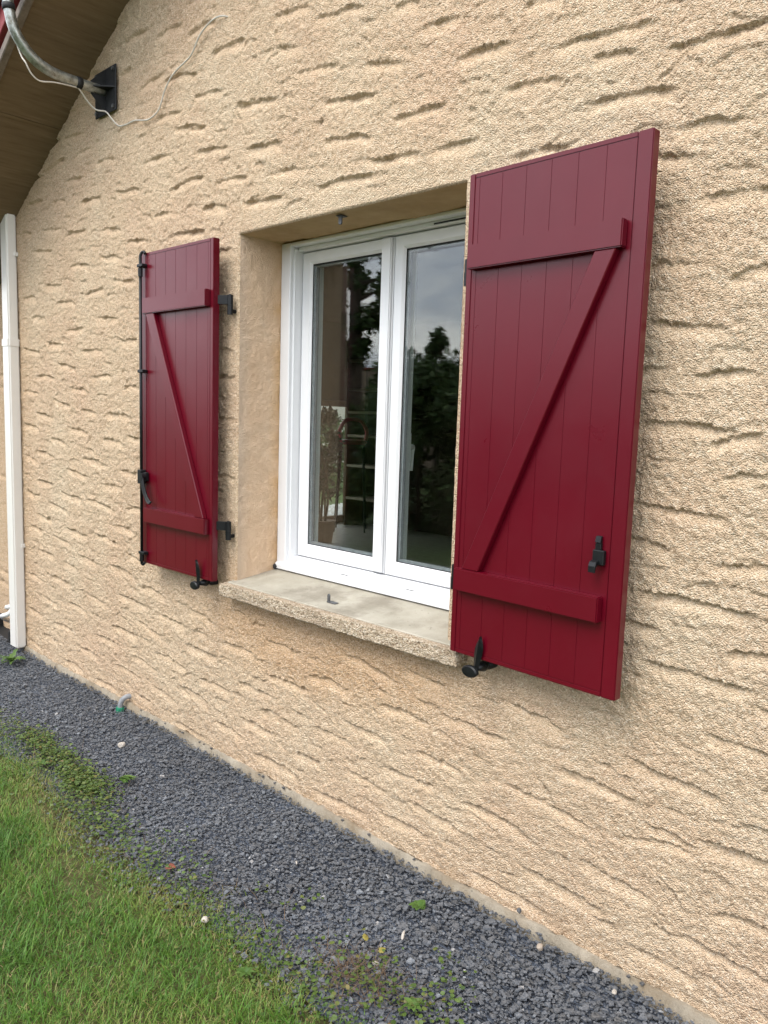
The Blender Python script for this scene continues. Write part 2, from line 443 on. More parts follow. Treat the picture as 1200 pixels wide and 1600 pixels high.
M = {
    'render': m_render(), 'reveal': m_reveal(),
    'plinth': m_concrete('plinth_concrete', (0.22, 0.185, 0.135), (0.38, 0.335, 0.265), (0.20, 0.145, 0.085), 0.008),
    'sill': m_concrete('sill_concrete', (0.31, 0.285, 0.225), (0.43, 0.40, 0.33), (0.20, 0.175, 0.135)),
    'sillfront': m_aggregate(),
    'red': m_burgundy(), 'black': m_black(),
    'pvc': m_pvc('white_upvc', (0.74, 0.75, 0.765)), 'pipe': m_pvc('off_white_pvc', (0.70, 0.68, 0.64)), 'hose': m_pvc('white_conduit', (0.75, 0.75, 0.73)),
    'gasket': m_noise('dark_gasket', (0.012, 0.013, 0.014), (0.03, 0.03, 0.032), 60, 0.6),
    'spacer': m_noise('aluminium_spacer', (0.20, 0.215, 0.235), (0.29, 0.305, 0.325), 40, 0.4, spec=0.6),
    'glass': m_glass(), 'ply': m_plywood(), 'galv': m_galv(),
    'verge': m_noise('maroon_verge_paint', (0.16, 0.020, 0.026), (0.25, 0.045, 0.045), 9, 0.5, 0.001),
    'batten': m_noise('grey_batten', (0.13, 0.105, 0.085), (0.24, 0.20, 0.165), 25, 0.7, 0.001),
    'tile': m_noise('roof_tile', (0.13, 0.035, 0.025), (0.24, 0.075, 0.05), 12, 0.75, 0.003),
    'cable': m_noise('white_cable', (0.50, 0.46, 0.40), (0.66, 0.62, 0.56), 30, 0.5),
    'steel': m_noise('dull_steel', (0.025, 0.026, 0.028), (0.10, 0.105, 0.11), 70, 0.45, spec=0.7),
    'lintel': m_noise('shaded_lintel_render', (0.40, 0.27, 0.145), (0.52, 0.37, 0.22), 6, 0.9, 0.003, 0.15),  # reveal render darkened: shade on the downward face is put into the colour
    'stem': m_noise('dead_stems', (0.075, 0.045, 0.028), (0.17, 0.115, 0.065), 30, 0.8),
    'gravel': m_tone('slate_chips', [(0.0, (0.013, 0.017, 0.023)), (0.30, (0.036, 0.046, 0.062)), (0.75, (0.076, 0.094, 0.120)), (0.93, (0.165, 0.19, 0.22)), (1.0, (0.42, 0.41, 0.40))], 0.55, 0.45, bump=160),
    'bed': m_bed(),
    'soil': m_noise('lawn_soil', (0.050, 0.052, 0.018), (0.125, 0.110, 0.045), 22, 0.95, 0.01),
    'lawn': m_noise('lawn_turf', (0.028, 0.052, 0.012), (0.070, 0.105, 0.026), 3.0, 0.9, 0.02),
    'grass': m_tone('grass_blades', [(0.0, (0.046, 0.128, 0.014)), (0.48, (0.098, 0.212, 0.028)), (0.75, (0.195, 0.272, 0.050)), (0.86, (0.29, 0.27, 0.095)), (1.0, (0.38, 0.31, 0.16))], 0.5, 0.35, trans=0.25),
    'weed': m_tone('weed_leaves', [(0.0, (0.045, 0.085, 0.018)), (0.5, (0.095, 0.150, 0.030)), (0.8, (0.16, 0.16, 0.045)), (1.0, (0.20, 0.10, 0.045))], 0.5, 0.4, trans=0.2),
    'leaf': m_tone('weed_fresh_leaf', [(0.0, (0.05, 0.115, 0.020)), (1.0, (0.12, 0.20, 0.045))], 0.45, 0.4, trans=0.25),
    'pale': m_noise('pale_stone', (0.36, 0.32, 0.27), (0.55, 0.51, 0.45), 60, 0.8, 0.002),
    'tan': m_noise('tan_stone', (0.27, 0.22, 0.17), (0.38, 0.32, 0.26), 60, 0.8, 0.002),
    'rust': m_noise('red_brown_leaf', (0.14, 0.040, 0.024), (0.22, 0.075, 0.045), 60, 0.7),
    'yellow': m_noise('yellow_leaf', (0.20, 0.17, 0.035), (0.28, 0.24, 0.06), 60, 0.6),
    'greypipe': m_noise('grey_pvc', (0.20, 0.21, 0.22), (0.29, 0.30, 0.31), 40, 0.5),
    'green': m_noise('green_plastic', (0.02, 0.20, 0.11), (0.04, 0.28, 0.16), 40, 0.5),
    'dark': m_noise('dark_plastic', (0.010, 0.011, 0.012), (0.02, 0.021, 0.022), 30, 0.6),
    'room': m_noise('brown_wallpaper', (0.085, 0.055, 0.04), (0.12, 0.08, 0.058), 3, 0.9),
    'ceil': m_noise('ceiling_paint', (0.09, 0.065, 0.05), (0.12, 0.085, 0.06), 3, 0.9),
    'floor': m_noise('pale_floorboards', (0.34, 0.29, 0.24), (0.46, 0.41, 0.35), 12, 0.4),
    'wood': m_noise('brown_wood', (0.13, 0.07, 0.035), (0.22, 0.13, 0.065), 10, 0.5),
    'palewood': m_noise('pale_wood', (0.42, 0.34, 0.24), (0.52, 0.43, 0.31), 10, 0.5),
    'pot': m_noise('brown_pot', (0.20, 0.11, 0.07), (0.27, 0.15, 0.10), 20, 0.7),
    'chair': m_noise('red_plastic', (0.45, 0.03, 0.05), (0.52, 0.045, 0.07), 20, 0.4),
    'ficus': m_tone('ficus_leaves', [(0.0, (0.018, 0.028, 0.010)), (1.0, (0.060, 0.075, 0.030))], 0.45, 0.4),
    'fir': m_tone('conifer_leaves', [(0.0, (0.020, 0.045, 0.012)), (0.6, (0.055, 0.100, 0.026)), (1.0, (0.11, 0.17, 0.05))], 0.6, 0.3, trans=0.15),
    'bark': m_noise('bark', (0.05, 0.038, 0.028), (0.11, 0.085, 0.06), 14, 0.9, 0.01),
    'wire': m_noise('green_wire', (0.02, 0.035, 0.028), (0.03, 0.05, 0.04), 14, 0.5),
    'gwall': m_noise('garden_wall_render', (0.20, 0.15, 0.11), (0.30, 0.235, 0.18), 3, 0.9, 0.004),
    'whitegravel': m_tone('white_pebbles', [(0.0, (0.42, 0.40, 0.37)), (1.0, (0.75, 0.73, 0.70))], 0.8),
}

# ------------------------------------------------------------------ ground
def sheet(name, x0, x1, y0, y1, z, m, n=(1, 1), kind='structure', amp=0.0, seed=3):
    nx, ny = n
    xs = np.linspace(x0, x1, nx + 1); ys = np.linspace(y0, y1, ny + 1)
    X, Y = np.meshgrid(xs, ys, indexing='ij')
    Z = np.full_like(X, z)
    if amp:
        Z = Z + amp * (vn(X, Y, 0.35, seed) + 0.5 * vn(X, Y, 0.11, seed + 1) - 0.75)
    V = np.stack([X, Y, Z], -1).reshape(-1, 3)
    i = np.arange(nx)[:, None] * (ny + 1) + np.arange(ny)[None]
    F = np.stack([i, i + ny + 1, i + ny + 2, i + 1], -1).reshape(-1, 4)
    o = np_mesh(name, V, F, m, smooth=True)
    return setp(o, kind=kind)
sheet('lawn', -300, 300, -300, 300, -0.682, M['lawn'])
sheet('lawn_edge_soil', -3.4, 3.6, -3.2, -0.45, -0.668, M['soil'], (70, 30), amp=0.010)
sheet('gravel_bed', -3.4, 3.6, -0.635, 0.02, -0.653, M['bed'], (80, 12), amp=0.006, seed=9)

# ------------------------------------------------------------------ house
house = empty('house', (0, 0, -0.64))
setp(house, 'cream roughcast house wall with white window and overhanging plywood eave', 'house')
HO = Matrix.Translation((0, 0, 0.64))
def hpart(o):
    """parts are built in world coordinates: undo the house's own offset"""
    o.parent = house
    o.matrix_parent_inverse = HO
    return o

MARKS = [tuple(map(float, t.split(','))) for t in '-1.263,1.85,-1.05,1.847;-1.58,1.898,-1.441,1.894;-1.891,1.945,-1.697,1.939;-1.71,1.778,-1.484,1.763;-1.424,1.712,-1.198,1.709;-1.054,1.687,-0.846,1.664;-0.787,1.599,-0.616,1.58;-0.579,1.681,-0.371,1.668;-0.179,1.655,-0.023,1.639;0.116,1.633,0.175,1.641;-0.404,1.576,-0.194,1.565;-1.834,1.687,-1.591,1.663;-1.987,1.804,-1.843,1.787;-1.068,1.566,-0.848,1.539;-1.38,1.552,-1.169,1.537;-0.932,1.445,-0.722,1.423;-1.692,1.49,-1.483,1.474;-1.23,1.403,-1.039,1.415;-1.978,1.442,-1.805,1.426;-1.538,1.383,-1.338,1.367;-1.868,1.326,-1.686,1.317;-1.109,1.278,-0.894,1.266;-1.442,1.239,-1.247,1.242;-0.885,1.164,-0.715,1.156;-1.692,1.19,-1.495,1.168;-1.994,1.161,-1.778,1.141;-1.279,1.123,-1.057,1.118;-1.556,1.071,-1.35,1.044;-1.822,1.001,-1.607,0.99;-1.15,0.987,-0.941,0.986;-1.403,0.94,-1.21,0.921;-0.838,0.941,-0.698,0.931;-2.008,0.925,-1.804,0.907;-1.612,0.88,-1.418,0.848;-1.284,0.828,-1.109,0.812;-1.009,0.814,-0.779,0.803;-1.838,0.799,-1.643,0.779;-1.436,0.728,-1.216,0.709;-2.019,0.734,-1.813,0.712;-1.068,0.686,-0.842,0.665;-1.648,0.663,-1.465,0.636;-0.811,0.712,-0.691,0.698;-0.057,1.464,0.029,1.458;-0.053,1.084,0.02,1.077;-0.052,0.982,0.05,0.978;-0.05,0.814,0.053,0.81;-1.849,0.585,-1.626,0.564;-1.28,0.578,-1.059,0.564;-1.469,0.51,-1.235,0.481;-0.886,0.544,-0.703,0.536;-1.999,0.549,-1.823,0.516;-1.843,0.42,-1.646,0.407;-1.073,0.458,-0.846,0.454;-2.01,0.352,-1.818,0.334;-1.54,0.379,-1.311,0.36;-1.25,0.366,-0.933,0.335;-1.692,0.303,-1.465,0.273;-0.837,0.356,-0.685,0.366;-1.853,0.226,-1.655,0.205;-1.481,0.19,-1.244,0.171;-0.945,0.263,-0.726,0.249;-1.991,0.154,-1.785,0.135;-1.149,0.199,-0.914,0.178;-1.645,0.124,-1.42,0.102;-1.849,0.015,-1.65,0.006;-1.333,0.058,-1.129,0.038;-0.809,0.14,-0.688,0.126;-1.515,-0.004,-1.361,-0.027;-0.993,0.059,-0.749,0.039;-1.992,-0.14,-1.799,-0.159;-1.669,-0.109,-1.441,-0.128;-1.832,-0.247,-1.62,-0.266;-0.699,0,-0.478,-0.011;-1.471,-0.225,-1.256,-0.243;-1.229,-0.141,-1.008,-0.158;-0.897,-0.077,-0.65,-0.094;-2.004,-0.356,-1.809,-0.373;-1.653,-0.378,-1.425,-0.381;-0.731,-0.168,-0.498,-0.201;-0.544,-0.101,-0.309,-0.116;-0.275,-0.022,-0.063,-0.055;-1.814,-0.472,-1.602,-0.482;-0.977,-0.251,-0.722,-0.251;-1.163,-0.34,-0.913,-0.342;-1.35,-0.442,-1.13,-0.449;-1.999,-0.552,-1.819,-0.569;-1.537,-0.565,-1.316,-0.571;-0.283,-0.188,-0.061,-0.194;-0.023,-0.125,0.197,-0.132;-0.545,-0.292,-0.291,-0.308;-0.775,-0.354,-0.536,-0.385;-0.948,-0.45,-0.694,-0.457;-0.181,-0.323,0.04,-0.326;0.099,-0.264,0.214,-0.265;-1.157,-0.578,-0.939,-0.577;-0.575,-0.468,-0.37,-0.488;-0.352,-0.403,-0.131,-0.421;-0.047,0.574,0.057,0.569;0.065,0.03,0.152,0.012;-0.379,-0.577,-0.155,-0.583;-0.058,-0.481,0.147,-0.497;0.131,-0.413,0.307,-0.419;0.243,-0.344,0.351,-0.331;0.371,-0.336,0.474,-0.346;0.212,-0.539,0.473,-0.538;0.451,-0.448,0.604,-0.446;-0.756,-0.544,-0.576,-0.552;0.264,-0.055,0.484,-0.055;0.274,-0.183,0.518,-0.184;0.528,-0.122,0.751,-0.127;0.714,-0.003,0.952,-0.036;1.007,0.016,1.169,0.006;0.214,-0.26,0.283,-0.262;0.564,-0.312,0.769,-0.318;0.722,-0.239,0.934,-0.249;0.892,-0.135,1.106,-0.138;1.161,-0.085,1.416,-0.094;0.729,-0.415,0.94,-0.426;0.917,-0.346,1.144,-0.338;1.066,-0.242,1.251,-0.245;0.572,-0.561,0.843,-0.546;0.909,-0.515,1.126,-0.514;1.047,-0.42,1.27,-0.44;1.252,-0.342,1.484,-0.346;1.309,-0.55,1.459,-0.547;1.816,0.241,2.077,0.233;2.027,0.312,2.111,0.321;1.966,0.101,2.13,0.098;1.781,-0.022,2.024,-0.046;1.592,-0.124,1.805,-0.128;1.44,-0.233,1.683,-0.25;1.399,0.019,1.596,-0.015;1.787,-0.242,1.974,-0.208;1.982,-0.167,2.152,-0.16;1.668,-0.351,1.876,-0.378;1.487,-0.456,1.748,-0.474;1.949,-0.431,2.177,-0.446;1.821,-0.527,1.999,-0.527;2.031,-0.344,2.161,-0.319;1.459,-0.548,1.575,-0.556;1.848,-0.177,1.984,-0.191;1.88,0.95,2.014,0.959;1.762,0.841,1.986,0.83;1.943,0.8,2.018,0.819;1.96,0.708,2.081,0.722;1.753,0.64,1.99,0.619;1.754,0.551,1.839,0.537;1.958,0.513,2.098,0.53;1.778,0.421,2.057,0.41;1.754,0.336,1.819,0.331;1.756,1.09,1.949,1.064;1.456,1.809,1.717,1.789;1.757,1.716,1.996,1.712;1.567,1.745,1.673,1.737;1.56,1.64,1.782,1.617;1.792,1.527,1.956,1.513;1.342,1.562,1.526,1.556;1.853,1.355,2.027,1.356;1.289,1.738,1.471,1.724;1.753,1.214,1.843,1.21;1.962,1.176,2.042,1.188;1.759,1.481,1.822,1.466;1.38,1.938,1.432,1.929;0.263,2.241,0.467,2.216;0.496,2.163,0.737,2.137;0.982,1.993,1.127,1.984;-0.117,2.233,0.099,2.223;0.216,2.143,0.426,2.104;0.388,2.021,0.618,1.991;0.739,1.96,0.908,1.914;0.055,1.994,0.294,1.966;0.548,1.89,0.811,1.855;0.879,1.762,1.085,1.751;-0.259,1.982,-0.181,1.973;-0.227,1.88,-0.019,1.864;0.112,1.823,0.322,1.81;0.564,1.756,0.788,1.722;0.752,1.66,0.982,1.64;1.034,1.63,1.216,1.628;0.251,1.709,0.466,1.691;-0.09,1.739,0.127,1.724;0.525,1.616,0.812,1.609;0.116,1.633,0.339,1.621;-0.243,2.094,-0.05,2.078;-0.257,1.574,-0.194,1.569;0.873,2.094,0.943,2.08;1.122,1.865,1.317,1.852;-0.813,2.474,-0.609,2.471;-0.521,2.411,-0.323,2.406;-0.291,2.343,-0.096,2.344;-0.674,2.239,-0.462,2.25;-0.854,2.344,-0.729,2.343;-0.471,2.218,-0.229,2.184;-0.868,2.103,-0.63,2.104;-0.523,2.08,-0.338,2.067;-0.387,2.002,-0.189,1.975;-1.417,2.192,-1.207,2.177;-1.651,2.075,-1.421,2.094;-1.326,2.075,-1.109,2.082;-1.09,2.005,-0.891,1.99;-0.65,1.915,-0.421,1.91;-1.413,1.984,-1.225,1.97;-0.893,1.838,-0.679,1.82;-0.413,1.766,-0.172,1.779;0.049,1.999,0.168,1.993'.split(';')]
mk = []
for a, b, c, d in MARKS:
    mk.append(((a + c) / 2, (b + d) / 2, max((c - a) / 2 * 1.08, 0.06), (d - b) / (c - a) if c > a else 0.0))
# trowel marks where the photograph shows none of the wall: behind the shutters and past the frame
def far_enough(x, z):
    return all(abs(x - q[0]) > 0.20 or abs(z - q[1]) > 0.085 for q in mk)
for _ in range(9000):
    x = R.uniform(-2.1, 4.2); z = R.uniform(-0.55, 3.2)
    behind = (-0.55 < x < 0.02 and 0.15 < z < 1.5) or (1.22 < x < 1.78 and 0.15 < z < 1.5)
    if not (behind or x > 2.12 or z > RAKE(x) - 0.1 or z > 2.25 + 0.42 * (0.4 - x)):
        continue
    if OX0 - 0.12 < x < OX1 + 0.12 and 0 < z < OZ1 + 0.05:
        continue
    if far_enough(x, z):
        mk.append((x, z, R.uniform(0.08, 0.13), R.gauss(-0.05, 0.05)))

# faint strokes that fill the gaps
for _ in range(2600):
    x = R.uniform(-2.1, 2.5); z = R.uniform(-0.56, 2.65)
    if OX0 - 0.1 < x < OX1 + 0.1 and 0 < z < OZ1 + 0.05:
        continue
    if all(abs(x - q[0]) > 0.13 or abs(z - q[1]) > 0.050 for q in mk):
        mk.append((x, z, R.uniform(0.042, 0.0545), R.gauss(-0.06, 0.07)))
# smaller scars between the trowel strokes
for _ in range(420):
    x = R.uniform(-2.15, 2.5); z = R.uniform(-0.58, 2.7)
    if OX0 - 0.08 < x < OX1 + 0.08 and 0 < z < OZ1 + 0.03:
        continue
    mk.append((x, z, R.uniform(0.012, 0.048), R.gauss(-0.05, 0.55)))

def wall_relief(X, Z, xs, zs, marks, seed=0):
    """height of the render in front of the wall plane, on a grid"""
    wx = X + 0.010 * (vn(X, Z, 0.05, 21 + seed) - 0.5) + 0.006 * (vn(X, Z, 0.017, 22 + seed) - 0.5)
    wz = Z + 0.007 * (vn(X, Z, 0.055, 23 + seed) - 0.5) + 0.008 * (vn(X, Z, 0.0125, 24 + seed) - 0.5) + 0.007 * (vn(X, Z, 0.007, 25 + seed) - 0.5)
    H = 0.006 * (vn(X, Z, 0.33, 1 + seed) - 0.5) + 0.0032 * (vn(X, Z, 0.11, 2 + seed) - 0.5) + 0.0034 * (vn(X, Z * 1.5, 0.042, 3 + seed) - 0.5)
    G = 0.0040 * (vn(X, Z, 0.0155, 4 + seed) - 0.5) + 0.0054 * (vn(X, Z, 0.0078, 5 + seed) - 0.5)
    lump = vn(X, Z, 0.026, 6 + seed)
    G = G + 0.005 * np.clip(lump - 0.70, 0, 1) - 0.010 * np.clip(0.16 - vn(X, Z, 0.021, 7 + seed), 0, 1)
    SM = np.ones_like(H); PL = np.zeros_like(H)
    for k, (cx, cz, L, sl) in enumerate(marks):
        i0, i1 = np.searchsorted(xs, (cx - L * 1.25, cx + L * 1.25))
        j0, j1 = np.searchsorted(zs, (cz - 0.17, cz + 0.10))
        if i1 - i0 < 2 or j1 - j0 < 2:
            continue
        rr = random.Random(k * 13 + seed)
        D = rr.uniform(0.0075, 0.0135) if L > 0.055 else rr.uniform(0.003, 0.006); tau = rr.uniform(0.030, 0.046) if L > 0.055 else rr.uniform(0.012, 0.03); arch = rr.uniform(-0.002, 0.014); ph = rr.uniform(0, 6.28); wob = rr.uniform(0.0, 0.0022)
        D *= 1.18 + 0.15 * float(sstep(1.0, -0.2, cz))
        x = wx[i0:i1, j0:j1]; z = wz[i0:i1, j0:j1]
        u = (x - cx) / L
        s = cz + sl * (x - cx) + arch * (1 - u * u) + wob * np.sin(u * 5 + ph) - z
        wu = 1 - sstep(0.62, 1.12, np.abs(u))
        wu = wu * (0.55 + 0.50 * np.sin(u * 2.3 + ph * 1.7) ** 2) * (0.82 + 0.36 * vn(x, z, 0.03, 91))
        pos = sstep(-0.0015, 0.0025, s)
        sp = np.maximum(s, 0)
        H[i0:i1, j0:j1] += wu * (-D * pos * np.maximum(1 - sp / tau, 0) + 0.25 * D * (1 - pos) * np.exp(np.minimum(s, 0) / 0.020))
        s2 = np.maximum(cz + sl * (X[i0:i1, j0:j1] - cx) + arch * (1 - u * u) - Z[i0:i1, j0:j1] + 0.003, 0)
        pk = np.clip(1.25 * (1 - sstep(0.72, 1.05, np.abs(u))) * pos * (1 - sstep(tau * 0.55, tau * 1.15, s2)), 0, 1)
        SM[i0:i1, j0:j1] *= 1 - 0.55 * pk
        if L > 0.055:
            PL[i0:i1, j0:j1] = np.maximum(PL[i0:i1, j0:j1], pk)
    return H + G * SM, PL

def grid_wall(name, xs, zs, keep, marks, m, y0=0.0, seed=0, opening=True, smooth=True):
    X, Z = np.meshgrid(xs, zs, indexing='ij')
    H, PL = wall_relief(X, Z, xs, zs, marks, seed)
    if opening:
        # distance to the window opening: the render is pulled flat and rounded into the reveal
        dx = np.maximum(np.maximum(OX0 - X, X - OX1), 0); dz = np.maximum(Z - OZ1, 0)
        e = np.hypot(dx, dz)
        H = np.where(Z > 0.10, H * (0.42 + 0.58 * sstep(0.0, 0.10, e)), H)
        rr = 0.009
        q = np.clip(rr - e, 0, rr)
        H = np.where(Z > 0.10, H - (rr - np.sqrt(np.maximum(rr * rr - q * q, 0))), H)
    # ragged foot where the render stops above the plinth
    V = np.stack([X, y0 - H, Z], -1)
    foot = 0.012 * (vn(X, X * 0, 0.03, 33) - 0.5) + 0.022 * (vn(X, X * 0, 0.15, 34) - 0.6)
    if zs[0] < -0.5:
        V[:, 0, 2] += foot[:, 0]
    V = V.reshape(-1, 3)
    nx, nz = len(xs), len(zs)
    i = np.arange(nx - 1)[:, None] * nz + np.arange(nz - 1)[None]
    F = np.stack([i, i + nz, i + nz + 1, i + 1], -1)
    XC = (xs[:-1, None] + xs[1:, None]) / 2 + 0 * zs[None, :-1]; ZC = (zs[None, :-1] + zs[None, 1:]) / 2 + 0 * XC
    F = F[keep(XC, ZC)].reshape(-1, 4)
    used = np.zeros(len(V), bool); used[F.ravel()] = True
    re = np.cumsum(used) - 1
    return np_mesh(name, V[used], re[F], m, smooth=smooth, attrs={'plate': PL.reshape(-1)[used]})
def steps(*segs):
    out = []
    for a, b, st in segs:
        n = max(1, round((b - a) / st))
        out.extend(np.linspace(a, b, n + 1)[:-1])
    out.append(segs[-1][1])
    return np.array(out)
xs = steps((WX0, -1.0, 0.0068), (-1.0, OX0, 0.0049), (OX0, OX1, 0.0040), (OX1, 1.26, 0.0036), (1.26, 1.72, 0.007), (1.72, 2.25, 0.0030), (2.25, 2.7, 0.008), (2.7, 4.4, 0.02))
zs = steps((-0.610, 0.10, 0.0037), (0.10, OZ1, 0.0041), (OZ1, 2.30, 0.0042), (2.30, 2.74, 0.0052))
keep = lambda X, Z: ~((X > OX0) & (X < OX1) & (Z > 0.13) & (Z < OZ1)) & (Z < RAKE(X) + 0.03)
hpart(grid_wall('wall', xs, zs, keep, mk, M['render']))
# upper gable and the far right of the wall, outside the picture: coarser
xs2 = steps((-1.0, 4.4, 0.02), (4.4, 9.6, 0.05)); zs2 = steps((2.69, 5.4, 0.02))
R2 = lambda x: np.minimum(RAKE(x), RAKE(3.7) - 0.575 * (x - 3.7))
hpart(grid_wall('upper_wall', xs2, zs2, lambda X, Z: Z < R2(X) + 0.03, mk, M['render'], y0=0.016, opening=False))
xs3 = steps((4.36, 9.6, 0.03)); zs3 = steps((-0.604, 2.74, 0.03))
hpart(grid_wall('far_wall', xs3, zs3, lambda X, Z: Z < R2(X) + 0.03, [], M['render'], y0=0.012, opening=False))
# the return of the corner, and the wing set back behind it
bm = bmesh.new(); box(bm, WX0 + 0.001, WX0 + 0.06, 0.012, 0.14, -0.604, 1.80); hpart(finish('corner_return', bm, M['render']))
xs4 = steps((-4.7, WX0, 0.014)); zs4 = steps((-0.70, 1.95, 0.012))
mw = [(R.uniform(-6.8, -2.2), R.uniform(-0.5, 1.8), R.uniform(0.08, 0.12), R.gauss(-0.05, 0.04)) for _ in range(190)]
wing = grid_wall('wing_wall', xs4, zs4, lambda X, Z: Z < 9, mw, M['render'], y0=0.12, seed=50, opening=False)
hpart(wing)

# plinth: thin concrete strip under the render
def rough_bar(name, x0, x1, y0, y1, z0, z1, m, amp, step=0.012, seed=0, ny=6, nz=5):
    """a bar whose front, top and bottom are pitted (front faces -y)"""
    n = max(2, int((x1 - x0) / step))
    t = np.linspace(0, 1, ny); u = np.linspace(0, 1, nz)
    ring = [(y1, z0)] + [(y1 + (y0 - y1) * a, z0) for a in t[1:]] + [(y0, z0 + (z1 - z0) * a) for a in u[1:]] + [(y0 + (y1 - y0) * a, z1) for a in t[1:]]
    ring = np.array(ring); k = len(ring)
    xx = np.linspace(x0, x1, n + 1)
    P = np.zeros((n + 1, k, 3))
    P[:, :, 0] = xx[:, None]; P[:, :, 1] = ring[None, :, 0]; P[:, :, 2] = ring[None, :, 1]
    s = np.arange(k)[None] * 0.0055 + 0 * xx[:, None]
    a1 = vn(P[:, :, 0], s, 0.019, seed) - 0.5; a2 = vn(P[:, :, 0], s, 0.0075, seed + 1) - 0.5; a3 = vn(P[:, :, 0], s * 0, 0.2, seed + 2) - 0.5
    d = amp * (0.7 * a1 + 0.8 * a2 + 0.8 * a3)
    w = np.where((ring[:, 0] < y1 - 1e-6), 1.0, 0.0)[None]
    P[:, :, 1] += d * w
    P[:, :, 2] += amp * 0.7 * (vn(P[:, :, 0], s + 5, 0.024, seed + 4) - 0.5) * w
    i = np.arange(n)[:, None] * k + np.arange(k - 1)[None]
    F = np.stack([i, i + 1, i + k + 1, i + k], -1).reshape(-1, 4)
    V = P.reshape(-1, 3)
    # end caps as triangle fans drawn as quads
    def cap(base, flip):
        c = []
        for j in range(1, k - 2, 2):
            q = [base, base + j, base + j + 1, base + min(j + 2, k - 1)]
            c.append(q[::-1] if flip else q)
        return c
    F = np.concatenate([F, np.array(cap(0, True)), np.array(cap(n * k, False))])
    return np_mesh(name, V, F, m, smooth=True)
hpart(rough_bar('plinth', WX0 - 0.02, 4.4, -0.013, 0.05, -0.76, -0.606, M['plinth'], 0.014, 0.008, 71))

# reveal: fine render returning into the opening (left, right, head)
def panel(name, P, nu, nv, m, amp, seed):
    """grid between four corners P00,P10,P11,P01 with slight unevenness along its normal"""
    p00, p10, p11, p01 = [np.array(q, float) for q in P]
    u = np.linspace(0, 1, nu + 1)[:, None, None]; v = np.linspace(0, 1, nv + 1)[None, :, None]
    Q = p00 * (1 - u) * (1 - v) + p10 * u * (1 - v) + p11 * u * v + p01 * (1 - u) * v
    nrm = np.cross(p10 - p00, p01 - p00); lu = np.linalg.norm(p10 - p00); lv = np.linalg.norm(p01 - p00)
    nrm /= np.linalg.norm(nrm)
    U = u[..., 0] * lu + 0 * v[..., 0]; Vv = v[..., 0] * lv + 0 * u[..., 0]
    d = amp * (vn(U, Vv, 0.12, seed) - 0.5) + amp * 0.6 * (vn(U, Vv, 0.035, seed + 1) - 0.5) + amp * 0.45 * (vn(U, Vv, 0.012, seed + 2) - 0.5)
    ed = np.minimum(np.minimum(U, lu - U), np.minimum(Vv, lv - Vv))
    d = d * sstep(0, 0.02, ed)
    Q = Q + d[..., None] * nrm
    i = np.arange(nu)[:, None] * (nv + 1) + np.arange(nv)[None]
    F = np.stack([i, i + nv + 1, i + nv + 2, i + 1], -1).reshape(-1, 4)
    return np_mesh(name, Q.reshape(-1, 3), F, m, smooth=True)
ya, yb = 0.006, 0.335
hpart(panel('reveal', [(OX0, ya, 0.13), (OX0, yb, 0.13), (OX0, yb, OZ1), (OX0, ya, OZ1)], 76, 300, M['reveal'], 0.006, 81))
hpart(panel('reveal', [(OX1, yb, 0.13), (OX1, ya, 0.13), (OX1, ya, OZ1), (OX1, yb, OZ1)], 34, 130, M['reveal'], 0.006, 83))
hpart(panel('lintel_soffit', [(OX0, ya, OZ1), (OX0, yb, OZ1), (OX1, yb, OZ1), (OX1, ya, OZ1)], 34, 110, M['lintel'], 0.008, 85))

# sill: sloping smooth top with a pitted aggregate nose
bm = bmesh.new()
prism(bm, [(-0.030, 0.105), (-0.030, 0.1500), (-0.026, 0.1525), (0.02, 0.156), (0.25, 0.186), (0.25, 0.105)], 'x', 0.058, 1.246)
sill = hpart(finish('window_sill', bm, M['sill']))
nose = rough_bar('sill_nose', 0.040, 1.258, -0.060, -0.0285, 0.097, 0.1475, M['sillfront'], 0.0055, 0.0035, 91, 9, 13)
nose.parent = sill
for a, b in ((0.0405, 0.0575), (1.2465, 1.2575)):
    bm = bmesh.new(); box(bm, a, b, -0.0280, 0.012, 0.1005, 0.148, 0.002)
    e_ = finish('sill_end', bm, M['sillfront']); e_.parent = sill

# soffit, verge board and roof over the gable
ang = math.atan(0.575)
def rake_box(bm, xa, xb, y0, y1, d0, d1, bev=0.0):
    """box laid along the rake between xa and xb, from d0 to d1 above the soffit's underside"""
    n = Vector((-math.sin(ang), 0, math.cos(ang)))
    pts = []
    for x in (xa, xb):
        for y in (y0, y1):
            for d in (d0, d1):
                q = Vector((x, y, RAKE(x))) + n * d
                pts.append(bm.verts.new(q))
    fs = [bm.faces.new([pts[i] for i in q]) for q in ((0, 1, 3, 2), (4, 6, 7, 5), (0, 4, 5, 1), (2, 3, 7, 6), (0, 2, 6, 4), (1, 5, 7, 3))]
    if bev:
        bmesh.ops.bevel(bm, geom=list({e for q in fs for e in q.edges}), offset=bev, segments=1, affect='EDGES')
bm = bmesh.new(); rake_box(bm, -2.62, -1.462, -0.352, 0.03, 0, 0.012); hpart(finish('soffit_board', bm, M['ply']))
bm = bmesh.new(); rake_box(bm, -1.4585, 0.60, -0.352, 0.03, 0, 0.012); hpart(finish('soffit_board', bm, M['ply']))
bm = bmesh.new(); rake_box(bm, 0.6035, 3.7, -0.352, 0.03, 0, 0.012); hpart(finish('soffit_board', bm, M['ply']))
bm = bmesh.new(); rake_box(bm, -2.62, 3.7, -0.388, -0.3535, -0.010, 0.030, 0.004); hpart(finish('verge_batten', bm, M['batten']))
bm = bmesh.new(); rake_box(bm, -2.64, 3.7, -0.402, -0.372, 0.052, 0.20, 0.003); hpart(finish('verge_board', bm, M['verge']))
